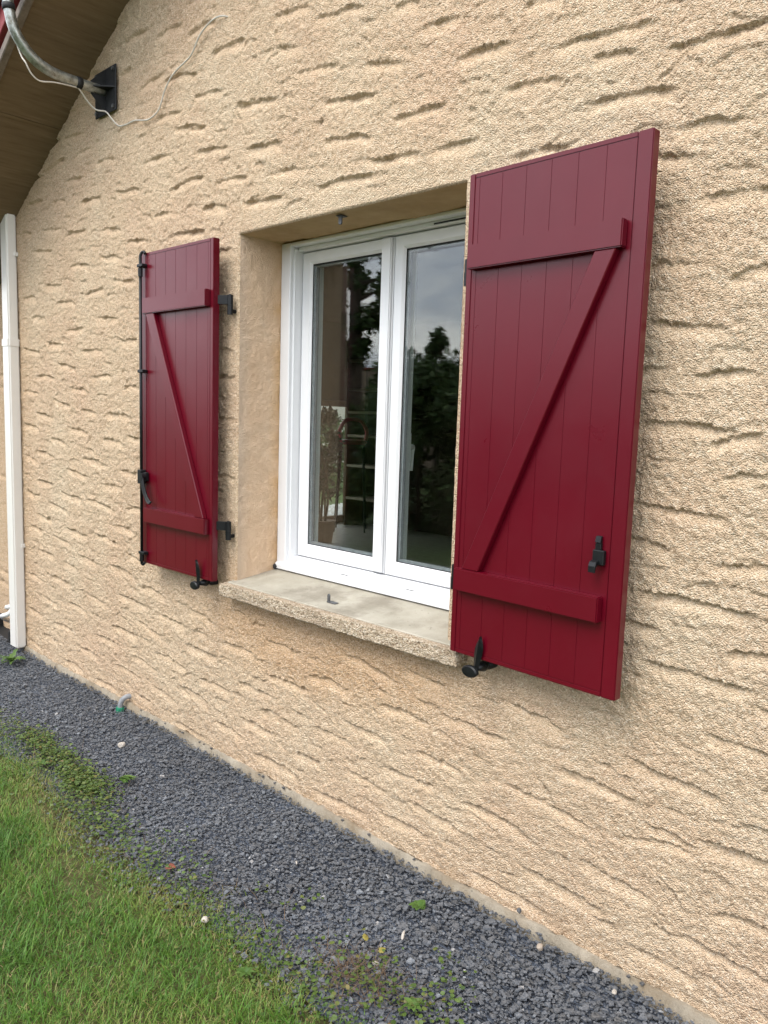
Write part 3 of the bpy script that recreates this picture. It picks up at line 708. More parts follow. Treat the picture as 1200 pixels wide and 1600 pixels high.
bm = bmesh.new(); rake_box(bm, -2.64, 3.7, -0.370, 0.30, 0.034, 0.20); hpart(finish('roof_deck', bm, M['batten']))
bm = bmesh.new()
prism(bm, [(3.7, RAKE(3.7)), (3.7, RAKE(3.7) + 0.22), (10.2, RAKE(3.7) + 0.22 - 0.575 * 6.5), (10.2, RAKE(3.7) - 0.575 * 6.5)], 'y', -0.40, 0.30)
hpart(finish('roof_slope', bm, M['tile']))
# verge tiles lapped along the board
n_ = Vector((-math.sin(ang), 0, math.cos(ang))); tdir = Vector((math.cos(ang), 0, math.sin(ang)))
tile_me = None
for k in range(22):
    if tile_me is None:
        bm = bmesh.new()
        box(bm, -0.02, 0.34, -0.43, 0.32, 0.0, 0.022, 0.004)
        box(bm, -0.02, 0.34, -0.432, -0.408, -0.06, 0.0, 0.003)
        o = finish('verge_tile', bm, M['tile']); tile_me = o.data
    else:
        o = bpy.data.objects.new('verge_tile', tile_me); COL.objects.link(o)
    base = Vector((-2.66, 0, RAKE(-2.66))) + n_ * 0.205 + tdir * (0.315 * k)
    o.parent = house
    o.matrix_parent_inverse = HO
    o.matrix_basis = Matrix.Translation(base) @ Matrix.Rotation(-ang + 0.035, 4, 'Y')
# eave over the wing: low roof behind
bm = bmesh.new(); prism(bm, [(-0.2, 1.95), (6.2, 4.6), (6.2, 4.75), (-0.2, 2.1)], 'x', -7.2, -2.66); hpart(finish('wing_roof', bm, M['tile']))

# ------------------------------------------------------------------ room behind the window (inside faces)
RX0, RX1, RY1, RZ0, RZ1 = -4.3, 3.0, 5.15, -0.50, 1.95
bm = bmesh.new()
box(bm, OX0 - 0.0, OX0 - 1.0, 0.34, 0.40, RZ0, RZ1)
box(bm, OX0 - 1.0, WX0, 0.34, 0.40, RZ0, RZ1)
box(bm, OX1, RX1, 0.34, 0.40, RZ0, RZ1)
box(bm, OX0, OX1, 0.34, 0.40, RZ0, 0.15)
box(bm, OX0, OX1, 0.34, 0.40, OZ1 + 0.002, RZ1)
box(bm, RX0, WX0, 0.63, 0.69, RZ0, RZ1)
box(bm, WX0, WX0 + 0.06, 0.402, 0.69, RZ0, RZ1)
hpart(finish('inner_wall', bm, M['room']))
bm = bmesh.new(); box(bm, RX0 - 0.3, RX1, RY1, RY1 + 0.06, RZ0, RZ1); hpart(finish('back_wall', bm, M['room']))
bm = bmesh.new(); box(bm, RX1, RX1 + 0.06, 0.34, RY1, RZ0, RZ1); hpart(finish('right_inner_wall', bm, M['room']))
bm = bmesh.new(); box(bm, RX0 - 0.31, RX1 + 0.07, 0.339, RY1 + 0.07, RZ1 - 0.003, RZ1 + 0.05); hpart(finish('ceiling', bm, M['ceil']))
DY0, DY1, DZ1 = 3.5, 5.06, 1.03
bm = bmesh.new()
box(bm, RX0 - 0.3, RX0, 0.63, DY0, RZ0, RZ1); box(bm, RX0 - 0.3, RX0, DY1, RY1, RZ0, RZ1); box(bm, RX0 - 0.3, RX0, DY0, DY1, DZ1, RZ1)
hpart(finish('left_inner_wall', bm, M['room']))
for k in range(40):
    bm = bmesh.new(); y = 0.41 + k * 0.12
    box(bm, RX0 - 0.3, RX1, y, y + 0.1185, RZ0 - 0.02, RZ0, 0.0015)
    hpart(finish('floorboard', bm, M['floor']))
bm = bmesh.new()
box(bm, RX0 - 0.25, RX0 - 0.19, DY0, DY0 + 0.07, RZ0, DZ1); box(bm, RX0 - 0.25, RX0 - 0.19, DY1 - 0.07, DY1, RZ0, DZ1)
box(bm, RX0 - 0.25, RX0 - 0.19, DY0 + 0.07, DY1 - 0.07, RZ0, RZ0 + 0.09); box(bm, RX0 - 0.25, RX0 - 0.19, DY0 + 0.07, DY1 - 0.07, DZ1 - 0.07, DZ1)
pd = hpart(finish('patio_door', bm, M['wood']))
bm = bmesh.new(); box(bm, RX0 - 0.225, RX0 - 0.219, DY0 + 0.07, DY1 - 0.07, RZ0 + 0.09, DZ1 - 0.07)
q = finish('pane', bm, M['glass']); q.parent = pd

# ------------------------------------------------------------------ window
FY = 0.207
FX0, FX1 = OX0 + 0.0015, OX1 - 0.0015
SZ0, SZ1 = 0.240, 1.486      # sash opening in the fixed frame
SXA, SXB = 0.1395, 1.1065
bm = bmesh.new()
# jambs and head: front face, then a stepped rebate
box(bm, FX0, SXA - 0.008, FY, 0.32, 0.186, OZ1 - 0.0015, 0.003); box(bm, SXA - 0.010, SXA, FY + 0.018, 0.315, 0.20, SZ1 + 0.01, 0.002)
box(bm, SXB + 0.008, FX1, FY, 0.32, 0.186, OZ1 - 0.0015, 0.003); box(bm, SXB, SXB + 0.010, FY + 0.018, 0.315, 0.20, SZ1 + 0.01, 0.002)
box(bm, SXA - 0.007, SXB + 0.007, FY + 0.0005, 0.32, 1.503, OZ1 - 0.002, 0.003); box(bm, SXA + 0.0005, SXB - 0.0005, FY + 0.036, 0.315, SZ1, 1.5025, 0.002)
# sloping bottom rail with drip nose
prism(bm, [(FY - 0.012, 0.186), (FY - 0.012, 0.204), (FY - 0.004, 0.212), (FY + 0.040, 0.231), (FY + 0.052, SZ0), (0.32, SZ0), (0.32, 0.186)], 'x', FX0 + 0.0005, FX1 - 0.0005, 0.0015)
window = hpart(finish('window', bm, M['pvc']))
window['label'] = 'white two-leaf upvc window'
for cx in (0.481, 0.826):
    bm = bmesh.new(); box(bm, cx - 0.020, cx + 0.020, FY + 0.0085, FY + 0.0125, 0.2165, 0.2195, 0.001)
    e_ = finish('drain_slot', bm, M['gasket']); e_.parent = window
bm = bmesh.new(); box(bm, 0.85, 1.06, FY + 0.0345, FY + 0.037, 1.491, 1.4965)
e_ = finish('vent_slot', bm, M['gasket']); e_.parent = window
SY = 0.262
def sash(x0, x1, gx0, gx1, strip=None):
    """one opening leaf: frame with sloped glazing rebate; gx = visible glass"""
    z0, z1 = SZ0 + 0.004, SZ1 - 0.004
    gz0, gz1 = 0.297, 1.436
    bm = bmesh.new()
    ch = 0.010
    out = [(x0, z0), (x1, z0), (x1, z1), (x0, z1)]
    lip = [(gx0 - ch, gz0 - ch), (gx1 + ch, gz0 - ch), (gx1 + ch, gz1 + ch), (gx0 - ch, gz1 + ch)]
    inn = [(gx0, gz0), (gx1, gz0), (gx1, gz1), (gx0, gz1)]
    o2 = 0.003
    loops = [([(a + (o2 if a == x0 else -o2) * 0, b) for a, b in out], 0.33), (out, SY + o2), ([(a + (o2 if a == x0 else -o2), b + (o2 if b == z0 else -o2)) for a, b in out], SY), (lip, SY + 0.0005), (inn, SY + 0.010), (inn, 0.33)]
    vs = [[bm.verts.new((a, y, b)) for a, b in L] for L, y in loops]
    for A, B in zip(vs, vs[1:]):
        for i in range(4):
            bm.faces.new((A[i], A[(i + 1) % 4], B[(i + 1) % 4], B[i]))
    for i in range(4):
        bm.faces.new((vs[0][i], vs[-1][i], vs[-1][(i + 1) % 4], vs[0][(i + 1) % 4]))
    s = finish('sash', bm, M['pvc']); s.parent = window
    for yy in (SY + 0.014, SY + 0.034):
        bm = bmesh.new(); box(bm, gx0 - 0.006, gx1 + 0.006, yy, yy + 0.004, gz0 - 0.006, gz1 + 0.006)
        q = finish('pane', bm, M['glass']); q.parent = window
    bm = bmesh.new()
    for yy, w in ((SY + 0.0105, 0.003), (SY + 0.0385, 0.004)):
        box(bm, gx0 + 0.0003, gx0 + w, yy, yy + 0.0033, gz0 + 0.0003, gz1 - 0.0003); box(bm, gx1 - w, gx1 - 0.0003, yy, yy + 0.0033, gz0 + 0.0003, gz1 - 0.0003)
        box(bm, gx0 + w, gx1 - w, yy, yy + 0.0033, gz0 + 0.0003, gz0 + w); box(bm, gx0 + w, gx1 - w, yy, yy + 0.0033, gz1 - w * 1.8, gz1 - 0.0003)
    q = finish('gasket', bm, M['gasket']); q.parent = window
    bm = bmesh.new(); w = 0.011
    ya_, yb_ = SY + 0.0185, SY + 0.0335
    box(bm, gx0 + 0.0005, gx0 + w, ya_, yb_, gz0 + 0.0005, gz1 - 0.0005); box(bm, gx1 - w, gx1 - 0.0005, ya_, yb_, gz0 + 0.0005, gz1 - 0.0005)
    box(bm, gx0 + w, gx1 - w, ya_, yb_, gz0 + 0.0005, gz0 + w); box(bm, gx0 + w, gx1 - w, ya_, yb_, gz1 - w, gz1 - 0.0005)
    q = finish('spacer_bar', bm, M['spacer']); q.parent = window
sash(SXA + 0.004, 0.650, 0.197, 0.589)
sash(0.6535, SXB - 0.004, 0.702, 1.048)
bm = bmesh.new(); box(bm, 0.598, 0.647, SY - 0.014, SY - 0.0005, 0.248, SZ1 - 0.006, 0.004, 2)
e_ = finish('cover_strip', bm, M['pvc']); e_.parent = window
bm = bmesh.new(); box(bm, 0.668, 0.698, 0.3305, 0.342, 0.67, 0.78, 0.004); tube(bm, spline([(0.684, 0.342, 0.725), (0.676, 0.372, 0.726), (0.668, 0.378, 0.70), (0.664, 0.378, 0.635)], 5), 0.009, 8)
e_ = finish('window_handle', bm, M['pvc']); e_.parent = window
for o in list(window.children):
    o.matrix_parent_inverse = Matrix()
# black foam seal left under the drip nose
bm = bmesh.new(); box(bm, FX0 + 0.002, FX1 - 0.002, FY + 0.004, FY + 0.03, 0.1815, 0.1862)
e_ = finish('sealing_foam', bm, M['gasket']); e_.parent = window
bm = bmesh.new(); bmesh.ops.create_icosphere(bm, subdivisions=2, radius=0.014)
for v in bm.verts:
    v.co = Vector((v.co.x * 0.7 + 0.080, v.co.y + 0.199, v.co.z * 0.9 + 0.192)) + Vector((R.uniform(-1, 1), R.uniform(-1, 1), R.uniform(-1, 1))) * 0.002
e_ = finish('sealant_blob', bm, M['gasket']); e_.parent = window

# ------------------------------------------------------------------ shutters
def shutter(name_label, x, z, rz, s, pitch, s0, rail_a, rail_b, brace_top, brace_bot):
    """local frame: hinge edge at 0, +x*s towards the free edge, -y outwards, z up from the bottom edge"""
    root = empty('shutter', (x, -0.0503, z), rz)
    setp(root, name_label, 'shutter', 'window shutters')
    T_ = 0.0291
    ns = int((SHW - 0.02 - s0) / pitch + 0.01)
    ns = min(ns, 6)
    s1 = s0 + pitch * ns
    X = lambda a: a * s
    # perimeter frame: full-depth edge bars, mitred look from thin shadow gaps
    for (a, b, c, d) in ((0.0, s0 - 0.0158, 0, SHH), (s1 + 0.0008, SHW, 0, SHH)):
        bm = bmesh.new(); box(bm, X(a), X(b), 0, -T_, c, d, 0.0022, 2); finish('edge_stile', bm, M['red'], root)
    for (c, d) in ((0.0, 0.0125), (SHH - 0.0125, SHH)):
        bm = bmesh.new(); box(bm, X(s0 - 0.0154), X(s1 + 0.0004), -0.0003, -T_ + 0.0002, c, d, 0.0018, 2); finish('edge_trim', bm, M['red'], root)
    bm = bmesh.new(); box(bm, X(s0 - 0.0150), X(s1), -0.001, -T_ + 0.0035, 0.0128, SHH - 0.0128); finish('core_panel', bm, M['red'], root)
    # boards: narrow infill strip at the hinge side, then full boards
    edges = [(s0 - 0.0150, s0)] + [(s0 + pitch * k, s0 + pitch * (k + 1)) for k in range(ns)]
    for a, b in edges:
        bm = bmesh.new()
        box(bm, X(a + 0.00005), X(b - 0.00005), -T_ + 0.0038, -T_ + 0.0008 + R.uniform(-.00015, .00015), 0.0128, SHH - 0.0128, 0.0008, 2)
        finish('board', bm, M['red'], root)
    # two ledges and the diagonal brace
    RD = 0.0245
    for za, zb in ((0.190, 0.2555), (1.091, 1.1565)):
        bm = bmesh.new(); box(bm, X(rail_a), X(rail_b), -T_ + 0.0008, -T_ - RD, za, zb, 0.003, 2); finish('rail', bm, M['red'], root)
    bm = bmesh.new()
    prism(bm, [(X(brace_bot[0]), 0.2558), (X(brace_bot[1]), 0.2558), (X(brace_top[1]), 1.0907), (X(brace_top[0]), 1.0907)], 'y', -T_ + 0.0006, -T_ - 0.0205, 0.0024)
    finish('brace', bm, M['red'], root)
    # hinge straps: flat bar on the back edge, rolled eye round the pintle
    for zc in (0.228, 1.1185):
        bm = bmesh.new()
        ex = -0.036
        prism(bm, [(X(0.0008), -0.009), (X(0.0008), 0.004), (X(ex + 0.006), 0.027), (X(ex + 0.001), 0.017)], 'z', zc - 0.0175, zc + 0.0175, 0.001)
        box(bm, X(-0.0006), X(0.06), 0.0008, 0.005, zc - 0.0175, zc + 0.0175, 0.001)
        cyl(bm, (X(ex), 0.024, zc - 0.018), (X(ex), 0.024, zc + 0.018), 0.0118, n=16)
        finish('hinge_strap', bm, M['black'], root)
    return root
left = shutter('burgundy board shutter left of the window, carrying the tall black locking rod', -0.5232 + SHW, SHZ - 0.0028, 0.003, -1, 0.0776, 0.037, 0.020, 0.497, (0.413, 0.473), (0.034, 0.098))
right = shutter('large burgundy board shutter right of the window, with small black latch near its free edge', 1.2496, SHZ, -0.0454, 1, 0.0774, 0.036, 0.021, 0.490, (0.417, 0.475), (0.048, 0.106))

# locking rod on the left shutter's free edge
T_ = 0.0291
bm = bmesh.new()
rx = -0.521
ry = -T_ - 0.016
tube(bm, [(rx, ry, -0.004), (rx, ry, 1.338)], 0.0065, 12)
tube(bm, spline([(rx, ry, 1.336), (rx + 0.004, ry + 0.004, 1.350), (rx + 0.014, ry + 0.010, 1.354), (rx + 0.022, ry + 0.010, 1.345)], 5), 0.0062, 10)
tube(bm, spline([(rx, ry, 0.0), (rx + 0.006, ry + 0.002, -0.006), (rx + 0.016, ry + 0.006, 0.004)], 5), 0.0058, 10)
rod = finish('locking_rod', bm, M['black'], left, True)
for zc, hh in ((1.285, 0.034), (0.05, 0.040)):
    bm = bmesh.new(); cyl(bm, (rx, ry, zc - hh), (rx, ry, zc), 0.0098, n=14); q = finish('rod_collar', bm, M['black'], rod)
for zc in (1.296, 0.850, 0.048):
    bm = bmesh.new(); box(bm, rx - 0.014, rx + 0.030, ry - 0.010, ry + 0.0158, zc - 0.0065, zc + 0.0065, 0.002)
    finish('rod_guide', bm, M['black'], rod)
# handle: block, pivot boss and a long curved lever
bm = bmesh.new()
box(bm, rx - 0.016, rx + 0.014, ry - 0.012, ry + 0.0155, 0.358, 0.420, 0.003)
box(bm, rx + 0.0135, rx + 0.040, ry - 0.004, ry + 0.0150, 0.372, 0.410, 0.003)
cyl(bm, (rx + 0.030, ry - 0.001, 0.392), (rx + 0.030, ry - 0.022, 0.392), 0.0155, n=18)
finish('lever_block', bm, M['black'], rod)
bm = bmesh.new()
P = spline([(rx + 0.032, ry - 0.016, 0.390), (rx + 0.045, ry - 0.018, 0.350), (rx + 0.065, ry - 0.018, 0.312), (rx + 0.088, ry - 0.018, 0.288), (rx + 0.112, ry - 0.022, 0.283)], 6)
for k in (-1, 1):
    tube(bm, [p + Vector((0.0062 * k, 0, 0.0045 * k)) for p in P], [0.0048] * (len(P) - 3) + [0.0044, 0.0040, 0.003], 8)
tube(bm, P, [0.0036] * len(P), 8)
finish('lever', bm, M['black'], rod, True)
# latch on the right shutter
bm = bmesh.new()
lx = 0.473; ly = -T_ - 0.0005
box(bm, lx - 0.012, lx + 0.019, ly, ly - 0.014, 0.3340, 0.3710, 0.002)
box(bm, lx - 0.008, lx + 0.008, ly, ly - 0.010, 0.3705, 0.3880, 0.0015)
prism(bm, [(ly - 0.0005, 0.3880), (ly - 0.0005, 0.4060), (ly - 0.009, 0.4040), (ly - 0.012, 0.3890)], 'x', lx - 0.008, lx + 0.007, 0.001)
latch = finish('latch', bm, M['black'], right)
bm = bmesh.new()
prism(bm, [(ly - 0.0145, 0.3460), (ly - 0.026, 0.3420), (ly - 0.030, 0.3320), (ly - 0.030, 0.3160), (ly - 0.026, 0.3160), (ly - 0.025, 0.3300), (ly - 0.0145, 0.3360)], 'x', lx - 0.012, lx + 0.007, 0.0008)
finish('latch_hook', bm, M['black'], latch)

# pintles carrying the straps: part of the house
def pintle(x, z):
    bm = bmesh.new()
    cyl(bm, (x, -0.026, z - 0.056), (x, -0.026, z - 0.0185), 0.0112, n=14)
    cyl(bm, (x, -0.026, z - 0.0185), (x, -0.026, z + 0.021), 0.0055, n=10)
    tube(bm, [(x, -0.026, z - 0.042), (x - 0.002, 0.02, z - 0.042)], 0.008, 8)
    hpart(finish('pintle', bm, M['black']))
for zc in (0.228, 1.1185):
    pintle(-0.5232 + SHW + 0.036, SHZ - 0.0028 + zc)
    pintle(1.2496 - 0.036 * math.cos(0.0454), SHZ + zc)

# ------------------------------------------------------------------ shutter stops
def stop(label, x, z, lean):
    r = empty('shutter_stop', (x, 0, z)); setp(r, label, 'shutter stop', 'black shutter stops under the shutters')
    bm = bmesh.new()
    tube(bm, [(0, 0.03, 0), (0, -0.030, 0), (0, -0.034, 0.0), (0, -0.070, 0.0)], [0.017, 0.015, 0.009, 0.0085], 12)
    tube(bm, [(0, -0.034, 0.0), (0, -0.052, 0.001), (0, -0.083, 0.001)], [0.008, 0.0165, 0.0075], 12)
    finish('stem', bm, M['black'], r, True)
    bm = bmesh.new()
    # blade: leaf-shaped, dished, standing up in front of the shutter
    prof = [(0.0, 0.0085), (0.018, 0.0105), (0.040, 0.0135), (0.062, 0.0145), (0.080, 0.0105), (0.094, 0.0055), (0.102, 0.0014)]
    for sgn in (-1, 1):
        L = [bm.verts.new((w * sgn + lean * h, -0.0905 - 0.10 * h + (0.004 if True else 0), h)) for h, w in prof]
        Cc = [bm.verts.new((lean * h, -0.0905 - 0.10 * h - 0.004, h)) for h, w in prof]
        Bk = [bm.verts.new((lean * h, -0.0905 - 0.10 * h + 0.006, h)) for h, w in prof]
        for i in range(len(prof) - 1):
            bm.faces.new((L[i], L[i + 1], Cc[i + 1], Cc[i])); bm.faces.new((L[i], Bk[i], Bk[i + 1], L[i + 1]))
    finish('blade', bm, M['black'], r)
    bm = bmesh.new()
    pr = [(-0.0, 0.0), (0.0, 0.015), (-0.004, 0.0175), (-0.014, 0.0175), (-0.018, 0.0145), (-0.019, 0.0)]
    n = 20; rings = []
    for yy, rr in pr:
        rings.append([bm.verts.new((rr * 1.55 * math.cos(2 * math.pi * k / n) - 0.012, -0.088 + yy, rr * math.sin(2 * math.pi * k / n) - 0.008)) for k in range(n)] if rr else [bm.verts.new((-0.012, -0.088 + yy, -0.008))] * n)
    for A, B in zip(rings, rings[1:]):
        for k in range(n):
            q = []
            for v in (A[k], A[(k + 1) % n], B[(k + 1) % n], B[k]):
                if v not in q: q.append(v)
            if len(q) > 2: bm.faces.new(q)
    finish('pivot_disc', bm, M['black'], r)
    return r
stop('black leaf-shaped shutter stop below the left shutter, beside the sill end', -0.066, 0.130, 0.02)
stop('black leaf-shaped shutter stop below the large right shutter, leaning to the right', 1.352, 0.124, 0.20)

# ------------------------------------------------------------------ downpipe at the corner
dp = empty('downpipe', (-2.087, -0.034, -0.61)); setp(dp, 'off-white square downpipe at the left corner of the house wall', 'downpipe')
def rect_tube(z0, z1, w, d, bev, nm, taper=0.0):
    bm = bmesh.new(); box(bm, -w / 2, w / 2, -d / 2, d / 2, z0, z1, bev, 3); return finish(nm, bm, M['pipe'], dp)
rect_tube(0.0, 1.80, 0.096, 0.060, 0.008, 'lower_pipe')
rect_tube(1.801, 2.54, 0.092, 0.056, 0.008, 'upper_pipe')
rect_tube(1.775, 1.835, 0.104, 0.068, 0.010, 'socket')
for zc in (0.62, 2.3):
    bm = bmesh.new(); box(bm, -0.051, 0.051, 0.012, 0.036, zc - 0.012, zc + 0.012, 0.002); finish('bracket', bm, M['pipe'], dp)

# white conduits curling behind the downpipe
def cond(label, pts, r):
    bm = bmesh.new(); tube(bm, spline(pts, 8), r, 12)
    o = finish('conduit', bm, M['hose'], None, True); setp(o, label, 'conduit', 'white conduits at the corner')
    return o
cond('upper white conduit curving behind the foot of the downpipe', [(-2.62, 0.30, -0.63), (-2.56, 0.22, -0.54), (-2.42, 0.08, -0.46), (-2.25, -0.035, -0.40), (-2.15, -0.02, -0.36), (-2.145, 0.02, -0.25)], 0.013)
cond('lower white conduit curving behind the foot of the downpipe', [(-2.60, 0.24, -0.66), (-2.54, 0.15, -0.60), (-2.42, 0.04, -0.53), (-2.26, -0.06, -0.455), (-2.162, -0.05, -0.415), (-2.150, -0.01, -0.33)], 0.014)
bm = bmesh.new(); prism(bm, [(-2.75, -0.66), (-2.75, -0.56), (-2.73, -0.56), (-2.73, -0.645), (-2.28, -0.645), (-2.28, -0.56), (-2.26, -0.56), (-2.26, -0.66)], 'y', -0.02, 0.28, 0.002)
tr = finish('plastic_tray', bm, M['dark']); setp(tr, 'black plastic tray on the ground behind the downpipe foot', 'tray')

# ------------------------------------------------------------------ aerial mast bracket and its cable
mast = empty('mast', (-0.96, 0, 2.293)); setp(mast, 'bent galvanised aerial mast rising from a black wall plate under the eave', 'mast')
bm = bmesh.new(); box(bm, -0.100, 0.098, -0.016, -0.008, -0.100, 0.098, 0.002)
pl = finish('wall_plate', bm, M['dark'], mast)
bm = bmesh.new()
for sx_ in (-0.0, ):
    prism(bm, [(-0.016, -0.094), (-0.016, 0.094), (-0.085, 0.028), (-0.085, -0.028)], 'x', -0.003, 0.003)
prism(bm, [(-0.092, -0.016), (0.092, -0.016), (0.026, -0.085), (-0.026, -0.085)], 'z', -0.003, 0.003)
g_ = finish('gusset', bm, M['dark'], pl)
for bx in (-0.082, 0.080):
    for bz in (-0.082, 0.080):
        bm = bmesh.new(); cyl(bm, (bx, -0.016, bz), (bx, -0.024, bz), 0.009, n=6); finish('bolt', bm, M['steel'], pl)
bm = bmesh.new()
P = spline([(0, -0.016, 0), (0, -0.10, -0.002), (0, -0.20, 0.0), (0, -0.27, 0.006), (0, -0.335, 0.030), (0, -0.385, 0.072), (0, -0.420, 0.122), (0, -0.438, 0.185), (0, -0.445, 0.26), (0, -0.446, 0.50), (0, -0.446, 1.6)], 7)
tube(bm, P, 0.0225, 18)
finish('pole', bm, M['galv'], mast, True)
def clamp(c, d):
    bm = bmesh.new(); c = Vector(c); d = Vector(d).normalized()
    tube(bm, [c - d * 0.013, c - d * 0.012, c + d * 0.012, c + d * 0.013], [0.022, 0.0258, 0.0258, 0.022], 18, False)
    finish('tape_band', bm, M['dark'], mast, True)
clamp((0, -0.142, -0.0015), (0, -1, 0)); clamp((0, -0.442, 0.205), (0, -0.05, 1))
bm = bmesh.new()
wp = [(-0.96 - 0.024, -0.43, 2.62), (-0.96 - 0.026, -0.418, 2.44), (-0.975, -0.392, 2.335), (-0.955, -0.378, 2.297), (-0.957, -0.355, 2.262), (-0.958, -0.318, 2.243), (-0.958, -0.25, 2.258), (-0.958, -0.16, 2.267), (-0.96, -0.138, 2.264), (-0.97, -0.10, 2.232), (-0.965, -0.06, 2.202), (-0.92, -0.035, 2.190), (-0.875, -0.028, 2.150), (-0.828, -0.020, 2.112), (-0.768, -0.014, 2.106), (-0.694, -0.014, 2.106), (-0.62, -0.014, 2.090), (-0.562, -0.014, 2.084), (-0.492, -0.014, 2.104), (-0.447, -0.014, 2.165), (-0.40, -0.015, 2.203), (-0.352, -0.015, 2.224), (-0.29, -0.015, 2.238), (-0.237, -0.015, 2.256), (-0.180, -0.016, 2.308), (-0.105, -0.016, 2.336), (-0.04, -0.012, 2.338), (-0.004, 0.012, 2.328)]
tube(bm, spline(wp, 5), 0.0033, 8)
cb = finish('cable', bm, M['cable'], None, True); setp(cb, 'thin white cable looping from the mast across the wall', 'cable')

# small steel catches on the sill and under the lintel
bm = bmesh.new()
def catch(nm, label, zf):
    r = empty(nm, (0.610, 0.035, zf)); setp(r, label, 'catch'); return r
c1 = catch('sill_catch', 'small grey steel shutter catch standing on the middle of the sill', 0.158)
box(bm, -0.020, 0.024, -0.009, 0.011, 0.0005, 0.0045, 0.001); finish('base', bm, M['steel'], c1)
bm = bmesh.new(); prism(bm, [(-0.018, 0.0045), (-0.005, 0.0045), (-0.005, 0.028), (-0.008, 0.032), (-0.0115, 0.0335), (-0.015, 0.032), (-0.018, 0.028)], 'y', -0.008, -0.003, 0.0008); finish('tongue', bm, M['steel'], c1)
c2 = empty('lintel_catch', (0.600, 0.045, OZ1 - 0.001)); setp(c2, 'small steel shutter catch hanging from the middle of the lintel', 'catch')
bm = bmesh.new(); box(bm, -0.013, 0.013, -0.016, 0.016, -0.003, 0.0, 0.0008); finish('base', bm, M['steel'], c2)
bm = bmesh.new(); prism(bm, [(-0.008, -0.003), (0.008, -0.003), (0.008, -0.025), (0.005, -0.030), (-0.005, -0.030), (-0.008, -0.025)], 'y', -0.008, -0.002, 0.0008); finish('tongue', bm, M['steel'], c2)

# little drain elbow at the foot of the wall
dr = empty('drain_elbow', (-0.815, -0.012, -0.64)); setp(dr, 'small grey plastic elbow pipe with green collar at the foot of the wall', 'drain pipe')
bm = bmesh.new(); tube(bm, spline([(0.02, 0.04, 0.066), (0.014, -0.006, 0.065), (0.005, -0.024, 0.050), (-0.004, -0.030, 0.020), (-0.007, -0.031, -0.02)], 6), 0.0125, 14); finish('elbow', bm, M['greypipe'], dr, True)
bm = bmesh.new(); tube(bm, [(-0.0045, -0.0302, 0.014), (-0.006, -0.031, 0.0), (-0.007, -0.031, -0.02)], 0.0165, 14)
for k in range(7):
    a = k * 0.9
    cx, cy = -0.006 + 0.0165 * math.cos(a), -0.031 + 0.0165 * math.sin(a)
    box(bm, cx - 0.0025, cx + 0.0025, cy - 0.0025, cy + 0.0025, -0.016, 0.012)
finish('collar', bm, M['green'], dr)

